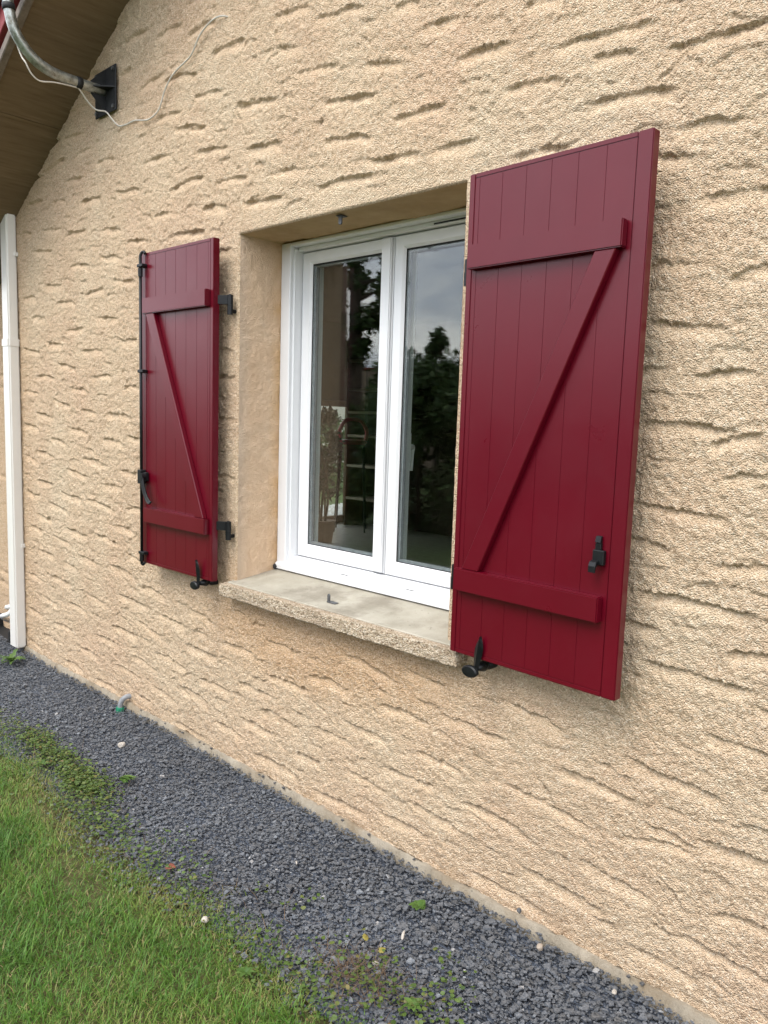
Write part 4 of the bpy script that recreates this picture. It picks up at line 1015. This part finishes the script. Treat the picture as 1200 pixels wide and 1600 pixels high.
# ------------------------------------------------------------------ slate chips
def bed_edge(x):
    """where the chips give way to grass (distance from the wall)"""
    return -0.565 - 0.035 * np.sin(x * 2.1 + 0.6) - 0.03 * np.sin(x * 5.3) + 0.06 * sstep(-0.2, -1.4, x)
def chips(n, seed):
    r = np.random.default_rng(seed)
    x = r.uniform(-2.75, 2.85, n); y = -0.95 * r.random(n) ** 1.0 + 0.0
    e = bed_edge(x)
    keepm = (y > e - 0.13 * r.random(n) ** 1.6 - 0.02)
    x, y, e = x[keepm], y[keepm], e[keepm]; n = len(x)
    layer = r.random(n)
    size = np.clip(r.lognormal(math.log(0.0054), 0.42, n), 0.0024, 0.0160)
    size *= 0.92 + 0.10 * (x > 1.0)
    K = 4
    a = (np.arange(K)[None] + r.uniform(-0.30, 0.30, (n, K))) * 2 * math.pi / K + r.uniform(0, 6.28, (n, 1))
    rad = size[:, None] * r.uniform(0.65, 1.25, (n, K))
    el = r.uniform(0.5, 1.0, n)[:, None]
    px, py = rad * np.cos(a), rad * np.sin(a) * el
    th = size * r.uniform(0.16, 0.42, n)
    top = np.stack([px * 0.93, py * 0.93, np.repeat(th[:, None], K, 1) * r.uniform(0.75, 1.1, (n, K))], -1)
    bot = np.stack([px, py, np.zeros((n, K))], -1)
    P = np.concatenate([bot, top], 1)
    yaw = r.uniform(0, 6.28, n); tilt = np.abs(r.normal(0, 0.19, n)); ta = r.uniform(0, 6.28, n)
    P1 = P.copy()
    c, s = np.cos(yaw)[:, None], np.sin(yaw)[:, None]
    P1[..., 0] = P[..., 0] * c - P[..., 1] * s; P1[..., 1] = P[..., 0] * s + P[..., 1] * c
    kx, ky = np.cos(ta), np.sin(ta)
    ax = np.stack([kx, ky, 0 * kx], -1)[:, None, :]
    ct, st = np.cos(tilt)[:, None, None], np.sin(tilt)[:, None, None]
    P2 = P1 * ct + np.cross(np.broadcast_to(ax, P1.shape), P1) * st + ax * (P1 * ax).sum(-1, keepdims=True) * (1 - ct)
    hump = 0.008 * (vn(x, y, 0.16, 61) - 0.5) + 0.007 * (vn(x, y, 0.05, 62) - 0.5) + 0.013 * sstep(-0.06, 0.0, y)
    z = GZ - 0.012 + 0.014 * layer + hump - 0.008 * sstep(0.02, -0.1, y - e)
    P2 += np.stack([x, y, z], -1)[:, None, :]
    b0 = np.arange(n)[:, None] * (2 * K)
    fan = []
    F = []
    for k in range(1, K - 1):
        F.append(np.stack([b0[:, 0] + K, b0[:, 0] + K + k, b0[:, 0] + K + k + 1], -1))
    for k in range(K):
        k2 = (k + 1) % K
        F.append(np.stack([b0[:, 0] + k, b0[:, 0] + k2, b0[:, 0] + K + k2], -1))
        F.append(np.stack([b0[:, 0] + k, b0[:, 0] + K + k2, b0[:, 0] + K + k], -1))
    F = np.concatenate(F)
    tone = np.clip(r.normal(0.45, 0.20, n) + 0.3 * (vn(x, y, 0.3, 63) - 0.5), 0.0, 0.93)
    tone = np.where(r.random(n) < 0.006, r.uniform(0.94, 1.0, n), tone)
    o = np_mesh('slate_gravel', P2.reshape(-1, 3), F, M['gravel'], attrs={'tone': np.repeat(tone, 2 * K)})
    return setp(o, 'dark grey-blue slate chippings laid along the foot of the wall', 'gravel', kind='stuff')
chips(88000, 5)
# chips lying on the plinth ledge and one stuck on the wall
def pebble(nm, label, cat, loc, r3, m, seed, group=None, flat=False):
    bm = bmesh.new(); bmesh.ops.create_icosphere(bm, subdivisions=2, radius=1.0)
    rr = random.Random(seed)
    dirs = [Vector((rr.gauss(0, 1), rr.gauss(0, 1), rr.gauss(0, 1))).normalized() for _ in range(7)]
    cut = [rr.uniform(0.62, 0.95) for _ in dirs]
    for v in bm.verts:
        for d, c in zip(dirs, cut):
            k = v.co.dot(d)
            if k > c: v.co -= d * (k - c)
        v.co = Vector((v.co.x * r3[0], v.co.y * r3[1], v.co.z * r3[2]))
    o = finish(nm, bm, m); o.location = loc; o.rotation_euler = (rr.uniform(-.2, .2), rr.uniform(-.2, .2), rr.uniform(0, 6))
    setp(o, label, cat, group); return o
pebble('stone', 'pale angular stone on the dark gravel below the left shutter', 'stone', (-0.417, -0.248, GZ + 0.010), (0.017, 0.015, 0.014), M['pale'], 1)
pebble('stone', 'white stone where the grass meets the gravel', 'stone', (0.845, -0.657, GZ + 0.008), (0.012, 0.010, 0.010), M['pale'], 2)
pebble('stone', 'round tan pebble against the plinth at lower right', 'stone', (1.599, -0.060, GZ + 0.016), (0.0125, 0.011, 0.009), M['tan'], 3)
pebble('stone', 'white stone beside the yellow leaf in the weeds', 'stone', (1.318, -0.432, GZ + 0.010), (0.010, 0.007, 0.006), M['pale'], 4)
pebble('stone', 'thin pale stone sliver lying flat on the gravel at right', 'stone', (1.292, -0.292, GZ + 0.010), (0.017, 0.005, 0.004), M['pale'], 5)
pebble('stone', 'white chip near the bottom right corner of the gravel bed', 'stone', (1.825, -0.065, GZ + 0.012), (0.011, 0.007, 0.006), M['pale'], 6)
pebble('slate_chip', 'single dark slate chip resting on the render just above the plinth', 'stone', (1.497, -0.016, -0.585), (0.008, 0.006, 0.009), M['gravel'], 8)
R3 = random.Random(31)
bm = bmesh.new()
for k in range(16):
    x = R3.uniform(-0.7, 2.0); q = R3.uniform(.003, .006)
    prism(bm, [(x - q, -0.018), (x + q * .8, -0.020), (x + q * 1.1, -0.012), (x - q * .3, -0.009)], 'z', -0.6055, -0.6055 + q * 0.9)
o = finish('ledge_chips', bm, M['gravel']); setp(o, 'dark slate chips lying on the plinth ledge', 'gravel', kind='stuff')

# ------------------------------------------------------------------ grass
def blades(name, label, x, y, z, L, wdt, lean, tone, seed, m, segs=3):
    n = len(x); r = np.random.default_rng(seed)
    yaw = r.uniform(0, 6.28, n)
    dx, dy = np.cos(yaw), np.sin(yaw)
    tt = np.linspace(0, 1, segs + 1)
    rows = []
    for t in tt:
        out = L * lean * t ** 1.7
        up = L * np.sqrt(np.maximum(1 - (lean * 0.85) ** 2, 0.05)) * (t - 0.25 * lean * t * t)
        cx = x + dx * out; cy = y + dy * out; cz = z + up
        w = wdt * (1 - t ** 2.2) * 0.5 + 0.0001
        rows.append(np.stack([cx - dy * w, cy + dx * w, cz], -1)); rows.append(np.stack([cx + dy * w, cy - dx * w, cz], -1))
    P = np.stack(rows, 1); k = P.shape[1]
    b = np.arange(n)[:, None] * k
    F = np.concatenate([b + np.array([[2 * i, 2 * i + 1, 2 * i + 3, 2 * i + 2]]) for i in range(segs)])
    o = np_mesh(name, P.reshape(-1, 3), F, m, smooth=True, attrs={'tone': np.repeat(tone, k)})
    return setp(o, label, 'grass', kind='stuff')
def lawn_points(n, seed, x0, x1, y0, y1, soft=0.16):
    r = np.random.default_rng(seed)
    x = r.uniform(x0, x1, n); y = r.uniform(y0, y1, n)
    e = bed_edge(x) + 0.035
    d = e - y                                          # positive inside the lawn
    cover = sstep(-0.07, soft, d + 0.16 * (vn(x, y, 0.13, 77) - 0.5) + 0.07 * (vn(x, y, 0.05, 78) - 0.5))
    bare = sstep(0.30, 0.55, vn(x, y, 0.22, 79))
    cover = cover * (0.35 + 0.65 * np.maximum(bare, sstep(0.18, 0.42, d)))
    k = r.random(n) < cover
    return x[k], y[k], d[k], r
x, y, d, r = lawn_points(190000, 3, -1.9, 2.3, -1.75, -0.45)
n = len(x)
near = sstep(0.30, 0.02, d)
L = r.uniform(0.014, 0.040, n) * (1 - 0.35 * near) * (0.75 + 0.5 * vn(x, y, 0.16, 81))
lean = np.clip(r.normal(0.74, 0.20, n), 0.15, 0.99)
tone = np.clip(r.normal(0.36, 0.19, n) + 0.70 * (vn(x, y, 0.24, 82) - 0.5) + 0.42 * near * (0.4 + vn(x, y, 0.1, 83)), 0, 0.86)
tone = np.where(r.random(n) < 0.05 + 0.12 * near, r.uniform(0.84, 1.0, n), tone)
blades('grass', 'short green lawn grass beside the gravel bed', x, y, np.full(n, GZ - 0.012) + 0.010 * (vn(x, y, 0.2, 84) - 0.5), L, r.uniform(0.0012, 0.0030, n), lean, tone, 4, M['grass'], 2)
x, y, d, r = lawn_points(24000, 13, -3.2, 3.4, -3.1, -0.45)
k = (x < -1.85) | (x > 2.25) | (y < -1.7)
x, y, d = x[k], y[k], d[k]; n = len(x)
blades('outer_grass', 'short green lawn grass further from the gravel bed', x, y, np.full(n, GZ - 0.022), r.uniform(0.03, 0.075, n), r.uniform(0.003, 0.006, n), np.clip(r.normal(0.6, 0.2, n), 0.1, 0.98), np.clip(r.normal(0.34, 0.17, n), 0, 0.86), 14, M['grass'], 2)
# taller tufts sticking up through the mown grass
r = np.random.default_rng(21)
TX, TY, TL = [], [], []
for cx, cy, nn, ll in [(0.20, -1.02, 40, .12), (0.45, -0.93, 30, .11), (0.78, -0.82, 34, .09), (0.60, -1.10, 60, .12), (0.95, -0.95, 40, .10), (1.30, -0.72, 60, .085), (1.22, -0.80, 50, .10), (-0.1, -0.80, 40, .09), (0.05, -0.95, 40, .10), (0.35, -1.08, 40, .11), (1.05, -0.86, 40, .09), (0.88, -1.12, 40, .11)]:
    TX.append(r.normal(cx, 0.035, nn)); TY.append(r.normal(cy, 0.03, nn)); TL.append(r.uniform(0.5, 1.0, nn) * ll)
x, y, L = map(np.concatenate, (TX, TY, TL)); n = len(x)
blades('long_grass', 'longer grass blades standing above the mown lawn', x, y, np.full(n, GZ - 0.015), L, r.uniform(0.0018, 0.0036, n), np.clip(r.normal(0.68, 0.2, n), 0.2, 0.98), np.clip(r.normal(0.36, 0.15, n), 0, 0.8), 22, M['grass'], 5)

# ------------------------------------------------------------------ ground weeds: clover, moss and creeping stems on the edge of the bed
def leaflets(name, label, x, y, z, size, tone, seed, m):
    n = len(x); r = np.random.default_rng(seed); K = 6
    a = np.arange(K)[None] * 2 * math.pi / K + r.uniform(0, 1, (n, 1))
    rad = size[:, None] * r.uniform(0.8, 1.15, (n, K))
    P = np.stack([rad * np.cos(a) * 1.25, rad * np.sin(a), 0.18 * size[:, None] * np.cos(2 * a)], -1)
    yaw = r.uniform(0, 6.28, n); tl = r.normal(0, 0.45, n)
    c, s = np.cos(tl)[:, None], np.sin(tl)[:, None]
    Y = P[..., 1] * c - P[..., 2] * s; Z = P[..., 1] * s + P[..., 2] * c
    c, s = np.cos(yaw)[:, None], np.sin(yaw)[:, None]
    V = np.stack([P[..., 0] * c - Y * s + x[:, None], P[..., 0] * s + Y * c + y[:, None], Z + z[:, None]], -1)
    b = np.arange(n)[:, None] * K
    F = np.concatenate([b + np.array([[0, 1, 2, 3]]), b + np.array([[0, 3, 4, 5]])])
    o = np_mesh(name, V.reshape(-1, 3), F, m, smooth=True, attrs={'tone': np.repeat(tone, K)})
    return setp(o, label, 'weeds', kind='stuff')
r = np.random.default_rng(41)
WX, WY = [], []
for cx, cy, sx_, sy_, nn in [(-0.55, -0.50, .22, .035, 1000), (-0.20, -0.53, .10, .04, 700), (-0.75, -0.44, .05, .02, 40), (0.10, -0.62, .12, .04, 260), (0.45, -0.62, .12, .03, 200), (0.72, -0.60, .10, .03, 130),
                          (1.33, -0.49, .085, .055, 420), (1.22, -0.60, .07, .03, 160), (1.05, -0.60, .05, .03, 90), (0.98, -0.42, .02, .05, 26), (0.88, -0.46, .03, .02, 16), (1.52, -0.40, .03, .06, 110), (1.45, -0.28, .02, .015, 26), (0.60, -0.52, .05, .03, 50), (0.42, -0.47, .05, .03, 40), (1.60, -0.46, .05, .05, 90)]:
    nn = int(nn * (1.6 if cx < 0.3 else 0.62)); WX.append(r.normal(cx, sx_, nn)); WY.append(r.normal(cy, sy_, nn))
x, y = np.concatenate(WX), np.concatenate(WY); n = len(x)
leaflets('ground_weeds', 'low clover and creeping weeds on the edge of the gravel', x, y, GZ + r.uniform(0.0, 0.030, n), r.uniform(0.0022, 0.0068, n), np.clip(r.normal(0.40, 0.22, n), 0, 0.92), 42, M['weed'])
k = 1900
x = r.uniform(-1.3, 1.9, k); y = bed_edge(x) - 0.09 + r.normal(0, 0.06, k)
leaflets('clover', 'small clover leaves mixed into the thin grass by the gravel', x, y, GZ + r.uniform(-0.01, 0.022, k), r.uniform(0.002, 0.0052, k), np.clip(r.normal(0.40, 0.20, k), 0, 0.9), 43, M['weed'])
# thin dead stalks and creeping stems
n = 420
x = np.concatenate([r.normal(1.33, 0.08, 260), r.uniform(-0.9, 1.5, 160)]); y = np.concatenate([r.normal(-0.5, 0.05, 260), bed_edge(x[260:]) + r.normal(0.0, 0.07, 160)])
blades('dry_stems', 'dry brown creeping stems over the gravel edge', x, y, np.full(n, GZ + 0.004), r.uniform(0.03, 0.08, n), r.uniform(0.0008, 0.0016, n), np.full(n, 0.985), r.uniform(0.82, 1.0, n), 44, M['stem'], 4)

# single plants and leaves that can be told apart
def leaf_mesh(bm, base, az, L, w, lift, lobes=0):
    pts = []
    nseg = 7
    d = Vector((math.cos(az), math.sin(az), 0)); q = Vector((-math.sin(az), math.cos(az), 0))
    rows = []
    for i in range(nseg + 1):
        t = i / nseg
        ww = w * math.sin(math.pi * min(1, 0.08 + 0.92 * t) ** 0.8) * (1 + 0.55 * lobes * math.cos(t * 22))
        c = Vector(base) + d * (L * t) + Vector((0, 0, lift * L * (t - 0.75 * t * t)))
        rows.append((bm.verts.new(c + q * ww + Vector((0, 0, .12 * ww))), bm.verts.new(c - Vector((0, 0, .10 * ww))), bm.verts.new(c - q * ww + Vector((0, 0, .12 * ww)))))
    for A, B in zip(rows, rows[1:]):
        bm.faces.new((A[0], B[0], B[1], A[1])); bm.faces.new((A[1], B[1], B[2], A[2]))
def rosette(nm, label, loc, n, L, w, lift, seed, lobes=0.0, span=(0, 6.283)):
    r_ = empty(nm, loc); setp(r_, label, 'weed')
    rr = random.Random(seed)
    for k in range(n):
        bm = bmesh.new()
        leaf_mesh(bm, (0, 0, 0.004), span[0] + (span[1] - span[0]) * (k + rr.uniform(-.3, .3)) / n, L * rr.uniform(0.65, 1.1), w * rr.uniform(.8, 1.2), lift * rr.uniform(.5, 1.4), lobes)
        o = finish('leaf', bm, M['leaf'], r_, True)
        a = o.data.attributes.new('tone', 'FLOAT', 'POINT'); a.data.foreach_set('value', [rr.uniform(0.1, 1.0)] * len(o.data.vertices))
    return r_
rosette('dandelion_plant', 'bright green dandelion rosette in the gravel at the downpipe foot', (-1.885, -0.150, GZ + 0.004), 16, 0.115, 0.012, 0.85, 5, 0.6)
rosette('trailing_weed', 'bright green weed trailing across the gravel below the left shutter', (-0.135, -0.405, GZ + 0.006), 22, 0.070, 0.009, 0.45, 6, 0.2, (-0.25, 0.75))
rosette('clover_plant', 'small fresh green clover plant in the gravel near the wall at right', (1.236, -0.160, GZ + 0.006), 11, 0.034, 0.011, 0.5, 7)
rosette('broadleaf_weed', 'broad-leaved green weed in the grass edge at lower centre', (1.10, -0.70, GZ + 0.004), 10, 0.028, 0.006, 0.5, 8)
rosette('broadleaf_weed', 'dusty green weed at the far left edge of the lawn', (-0.46, -0.575, GZ + 0.004), 10, 0.036, 0.007, 0.6, 9)
rosette('broadleaf_weed', 'small yellow-green weed in the gravel at the bottom centre', (1.49, -0.475, GZ + 0.008), 8, 0.032, 0.009, 0.6, 10)
def fallen(nm, label, loc, L, w, m, seed, az):
    bm = bmesh.new(); leaf_mesh(bm, (0, 0, 0.0), 0, L, w, 0.25, 0.25)
    o = finish(nm, bm, m, None, True); o.location = loc; o.rotation_euler = (0.25, -0.1, az); setp(o, label, 'leaf')
    sm = o.modifiers.new('thickness', 'SOLIDIFY'); sm.thickness = 0.0006
    return o
fallen('fallen_leaf', 'red-brown dead leaf on the grass edge of the gravel', (0.537, -0.600, GZ + 0.012), 0.040, 0.013, M['rust'], 1, 0.4)
fallen('fallen_leaf', 'round yellow leaf lying among the weeds at lower centre', (1.305, -0.405, GZ + 0.022), 0.022, 0.009, M['yellow'], 2, 1.4)
fallen('fallen_leaf', 'dull yellow-brown leaf left of the round yellow leaf', (1.245, -0.395, GZ + 0.020), 0.026, 0.009, M['yellow'], 3, 2.6)
fallen('fallen_leaf', 'small pale twig-like leaf on the gravel below the sill', (0.80, -0.275, GZ + 0.012), 0.030, 0.0025, M['pale'], 4, -0.6)

# ------------------------------------------------------------------ garden across the lawn (seen mirrored in the panes)
def foliage(n, clumps, size, seed):
    """leaf quads scattered through clump spheres (cx,cy,cz,r)"""
    r = np.random.default_rng(seed)
    c = np.array(clumps); w = c[:, 3] ** 2; k = r.choice(len(c), n, p=w / w.sum())
    u = r.normal(0, 1, (n, 3)); u /= np.linalg.norm(u, axis=1, keepdims=True)
    P = c[k, :3] + u * (c[k, 3] * r.random(n) ** 0.4)[:, None]
    a = r.normal(0, 1, (n, 3)); a /= np.linalg.norm(a, axis=1, keepdims=True)
    b = np.cross(a, u); b /= np.linalg.norm(b, axis=1, keepdims=True) + 1e-9
    s = size * r.uniform(0.5, 1.3, n)[:, None]
    V = np.stack([P - a * s, P + b * s * 0.45, P + a * s, P - b * s * 0.45], 1)
    F = np.arange(n)[:, None] * 4 + np.arange(4)[None]
    return V.reshape(-1, 3), F, np.repeat(np.clip(r.normal(0.45, 0.22, n), 0, 1), 4)
def tree(nm, label, cat, x, y, h, r0, trunk_h, seed, n, leaf, conical=False, m='fir'):
    rt = empty(nm, (x, y, -0.672)); setp(rt, label, cat)
    rr = random.Random(seed)
    bm = bmesh.new()
    tube(bm, [(0, 0, -0.05), (0.03, 0.02, trunk_h), (0.0, 0.05, h * 0.6), (0.02, 0.0, h * 0.9)], [0.03 * h ** .9, 0.022 * h ** .9, 0.012 * h, 0.004 * h], 8)
    cl = []
    for k in range(46):
        t = rr.random()
        z = trunk_h + (h - trunk_h) * t
        rad = r0 * ((1 - t) ** 0.8 + 0.06 if conical else (0.35 + 0.65 * math.sin(math.pi * min(1, t * 0.9 + 0.12))))
        a = rr.uniform(0, 6.28); q = rad * rr.uniform(0.25, 1.0)
        px, py = q * math.cos(a), q * math.sin(a)
        cl.append((px, py, z, rr.uniform(0.16, 0.34) * r0 * (0.6 if conical else 1)))
        if k % 3 == 0:
            tube(bm, [(0, 0, max(trunk_h * 0.6, z - 0.25 * r0)), (px * .5, py * .5, z - 0.1 * r0), (px, py, z)], [0.010 * h ** .8, 0.007 * h ** .8, 0.003 * h ** .8], 5)
    finish('trunk', bm, M['bark'], rt)
    V, F, T = foliage(n, cl, leaf, seed)
    np_mesh('crown', V, F, M[m], rt, attrs={'tone': T})
    return rt
tree('evergreen_shrub', 'broad dark evergreen shrub mirrored low in the right window pane', 'shrub', -4.25, -5.55, 2.2, 1.4, 0.05, 3, 24000, 0.055)
tree('evergreen_shrub', 'second dark evergreen shrub on the lawn, mirrored at the right pane edge', 'shrub', -2.6, -6.9, 2.3, 1.2, 0.15, 4, 8000, 0.060)
tree('conifer', 'tall dark tree mirrored at the top of the left window pane', 'tree', -7.75, -7.7, 6.8, 0.85, 2.6, 5, 6000, 0.075)
tree('conifer', 'slim conifer behind the evergreen shrub, its tip mirrored in the right pane', 'tree', -5.2, -7.05, 2.85, 0.8, 0.3, 6, 5000, 0.045, True)
tree('conifer', 'second slim conifer behind the evergreen shrub, shorter than its neighbour', 'tree', -4.5, -7.6, 2.75, 0.75, 0.3, 16, 5000, 0.05, True)
tree('hedge_shrub', 'rounded garden shrub beyond the lawn to the right', 'shrub', 0.8, -8.2, 2.0, 1.3, 0.1, 7, 5000, 0.07)
tree('hedge_shrub', 'broad garden shrub beyond the lawn at the left', 'shrub', -11.5, -5.0, 1.9, 1.3, 0.1, 8, 5000, 0.07)
# garden wall with a wire-mesh fence on top
gw = empty('garden_wall', (-8.0, -12.2, -0.672)); setp(gw, 'brown rendered garden wall across the lawn, mirrored in the right pane', 'wall')
bm = bmesh.new(); box(bm, -14, 16, 0, 0.2, -0.05, 2.74, 0.01); finish('wall_body', bm, M['gwall'], gw)
bm = bmesh.new(); box(bm, -14, 16, -0.03, 0.23, 2.742, 2.80, 0.008); finish('coping', bm, M['tile'], gw)
fe = empty('wire_fence', (-8.0, -12.1, 2.13)); setp(fe, 'green wire-mesh fence on top of the garden wall', 'fence')
bm = bmesh.new()
for i in range(int(30 / 0.11)):
    x = -14 + i * 0.11; cyl(bm, (x, 0, 0), (x, 0, 0.32), 0.004, n=4, cap=False)
for j in range(5):
    z = 0.03 + j * 0.07; cyl(bm, (-14, 0, z), (16, 0, z), 0.004, n=4, cap=False)
o = finish('mesh_panel', bm, M['wire'], fe)
for i in range(13):
    bm = bmesh.new(); box(bm, -14 + i * 2.5 - 0.02, -14 + i * 2.5 + 0.02, -0.02, 0.02, 0, 0.36); finish('post', bm, M['wire'], fe)

# beyond the patio door: white pebble strip, pale garden wall, shrubs
r = np.random.default_rng(51)
n = 5200
x = r.uniform(-6.9, -5.6, n); y = r.uniform(3.6, 9.0, n)
s = r.uniform(0.02, 0.05, n)
oct_ = np.array([(1, 0, 0), (-1, 0, 0), (0, 1, 0), (0, -1, 0), (0, 0, .7), (0, 0, -.7)], float)
V = (oct_[None] * s[:, None, None] * r.uniform(.7, 1.3, (n, 6, 1)) + np.stack([x, y, -0.655 + r.uniform(0, .02, n)], -1)[:, None])
fo = np.array([(0, 2, 4), (2, 1, 4), (1, 3, 4), (3, 0, 4), (2, 0, 5), (1, 2, 5), (3, 1, 5), (0, 3, 5)])
o = np_mesh('white_pebbles', V.reshape(-1, 3), (np.arange(n)[:, None, None] * 6 + fo[None]).reshape(-1, 3), M['whitegravel'], attrs={'tone': np.repeat(r.random(n), 6)})
setp(o, 'white pebble strip on the lawn seen through the room and patio door', 'pebbles', kind='stuff')
pw = empty('far_garden_wall', (-11.0, 9.5, -0.672)); setp(pw, 'pale garden wall seen through the room and patio door', 'wall')
bm = bmesh.new(); box(bm, -0.1, 0.1, -8, 8, -0.05, 2.6, 0.01); finish('wall_body', bm, M['pale'], pw)
bm = bmesh.new(); box(bm, -0.13, 0.13, -8, 8, 2.602, 2.66, 0.01); finish('coping', bm, M['tan'], pw)
tree('hedge_shrub', 'grey-green shrub in front of the pale wall beyond the patio door', 'shrub', -9.4, 8.9, 1.6, 0.9, 0.1, 9, 4000, 0.05)

# ------------------------------------------------------------------ things standing in the room
pp = empty('potted_plant', (-3.45, 3.66, RZ0)); setp(pp, 'bushy ficus in a brown pot inside, seen through the left pane', 'plant')
bm = bmesh.new(); tube(bm, [(0, 0, 0.0), (0, 0, 0.005), (0, 0, 0.22), (0, 0, 0.235), (0, 0, 0.215)], [0.08, 0.10, 0.13, 0.14, 0.12], 20); finish('pot', bm, M['pot'], pp)
bm = bmesh.new()
for k in range(4):
    a = k * 1.6; tube(bm, spline([(0.03 * math.cos(a), 0.03 * math.sin(a), 0.2), (0.05 * math.cos(a + .5), 0.05 * math.sin(a + .5), 0.45), (0.03 * math.cos(a + 1), 0.03 * math.sin(a + 1), 0.75), (0.12 * math.cos(a), 0.12 * math.sin(a), 1.2)], 5), 0.013, 7)
finish('trunk', bm, M['bark'], pp)
rr = random.Random(12); cl = []
for k in range(30):
    z = rr.uniform(0.55, 1.40); q = 0.20 * (1 - abs(z - 1.0) / 0.62) + 0.06; a = rr.uniform(0, 6.28)
    cl.append((q * math.cos(a) * rr.random(), q * math.sin(a) * rr.random(), z, rr.uniform(0.05, 0.10)))
V, F, T = foliage(620, cl, 0.042, 13); np_mesh('foliage', V, F, M['ficus'], pp, attrs={'tone': T})
sh = empty('shelf_unit', (-4.0, 4.93, RZ0)); setp(sh, 'open wooden shelf unit against the back wall inside the room', 'shelves')
for z in (0.33, 0.73, 1.095, 1.38, 1.655, 2.0):
    bm = bmesh.new(); box(bm, -0.28, 0.36, -0.15, 0.15, z, z + 0.03, 0.003); finish('shelf', bm, M['palewood'], sh)
for xx in (-0.305, 0.36):
    bm = bmesh.new(); box(bm, xx, xx + 0.025, -0.15, 0.15, 0, 2.1, 0.003); finish('side_panel', bm, M['wood'], sh)
ch = empty('chair', (-3.92, 4.52, RZ0), 0.75); setp(ch, 'red plastic chair inside the room, seen through the left pane', 'chair')
bm = bmesh.new(); box(bm, -0.17, 0.17, -0.17, 0.17, 1.02, 1.07, 0.015, 2); finish('seat', bm, M['chair'], ch)
bm = bmesh.new(); tube(bm, spline([(-0.15, 0.16, 1.06), (-0.16, 0.17, 1.18), (-0.08, 0.18, 1.30), (0.08, 0.18, 1.30), (0.16, 0.17, 1.18), (0.15, 0.16, 1.06)], 6), 0.024, 8); finish('backrest', bm, M['chair'], ch)
for a in (-1, 1):
    for b in (-1, 1):
        bm = bmesh.new(); cyl(bm, (0.13 * a, 0.13 * b, 1.02), (0.18 * a, 0.18 * b, 0), 0.010, n=8); finish('leg', bm, M['dark'], ch)
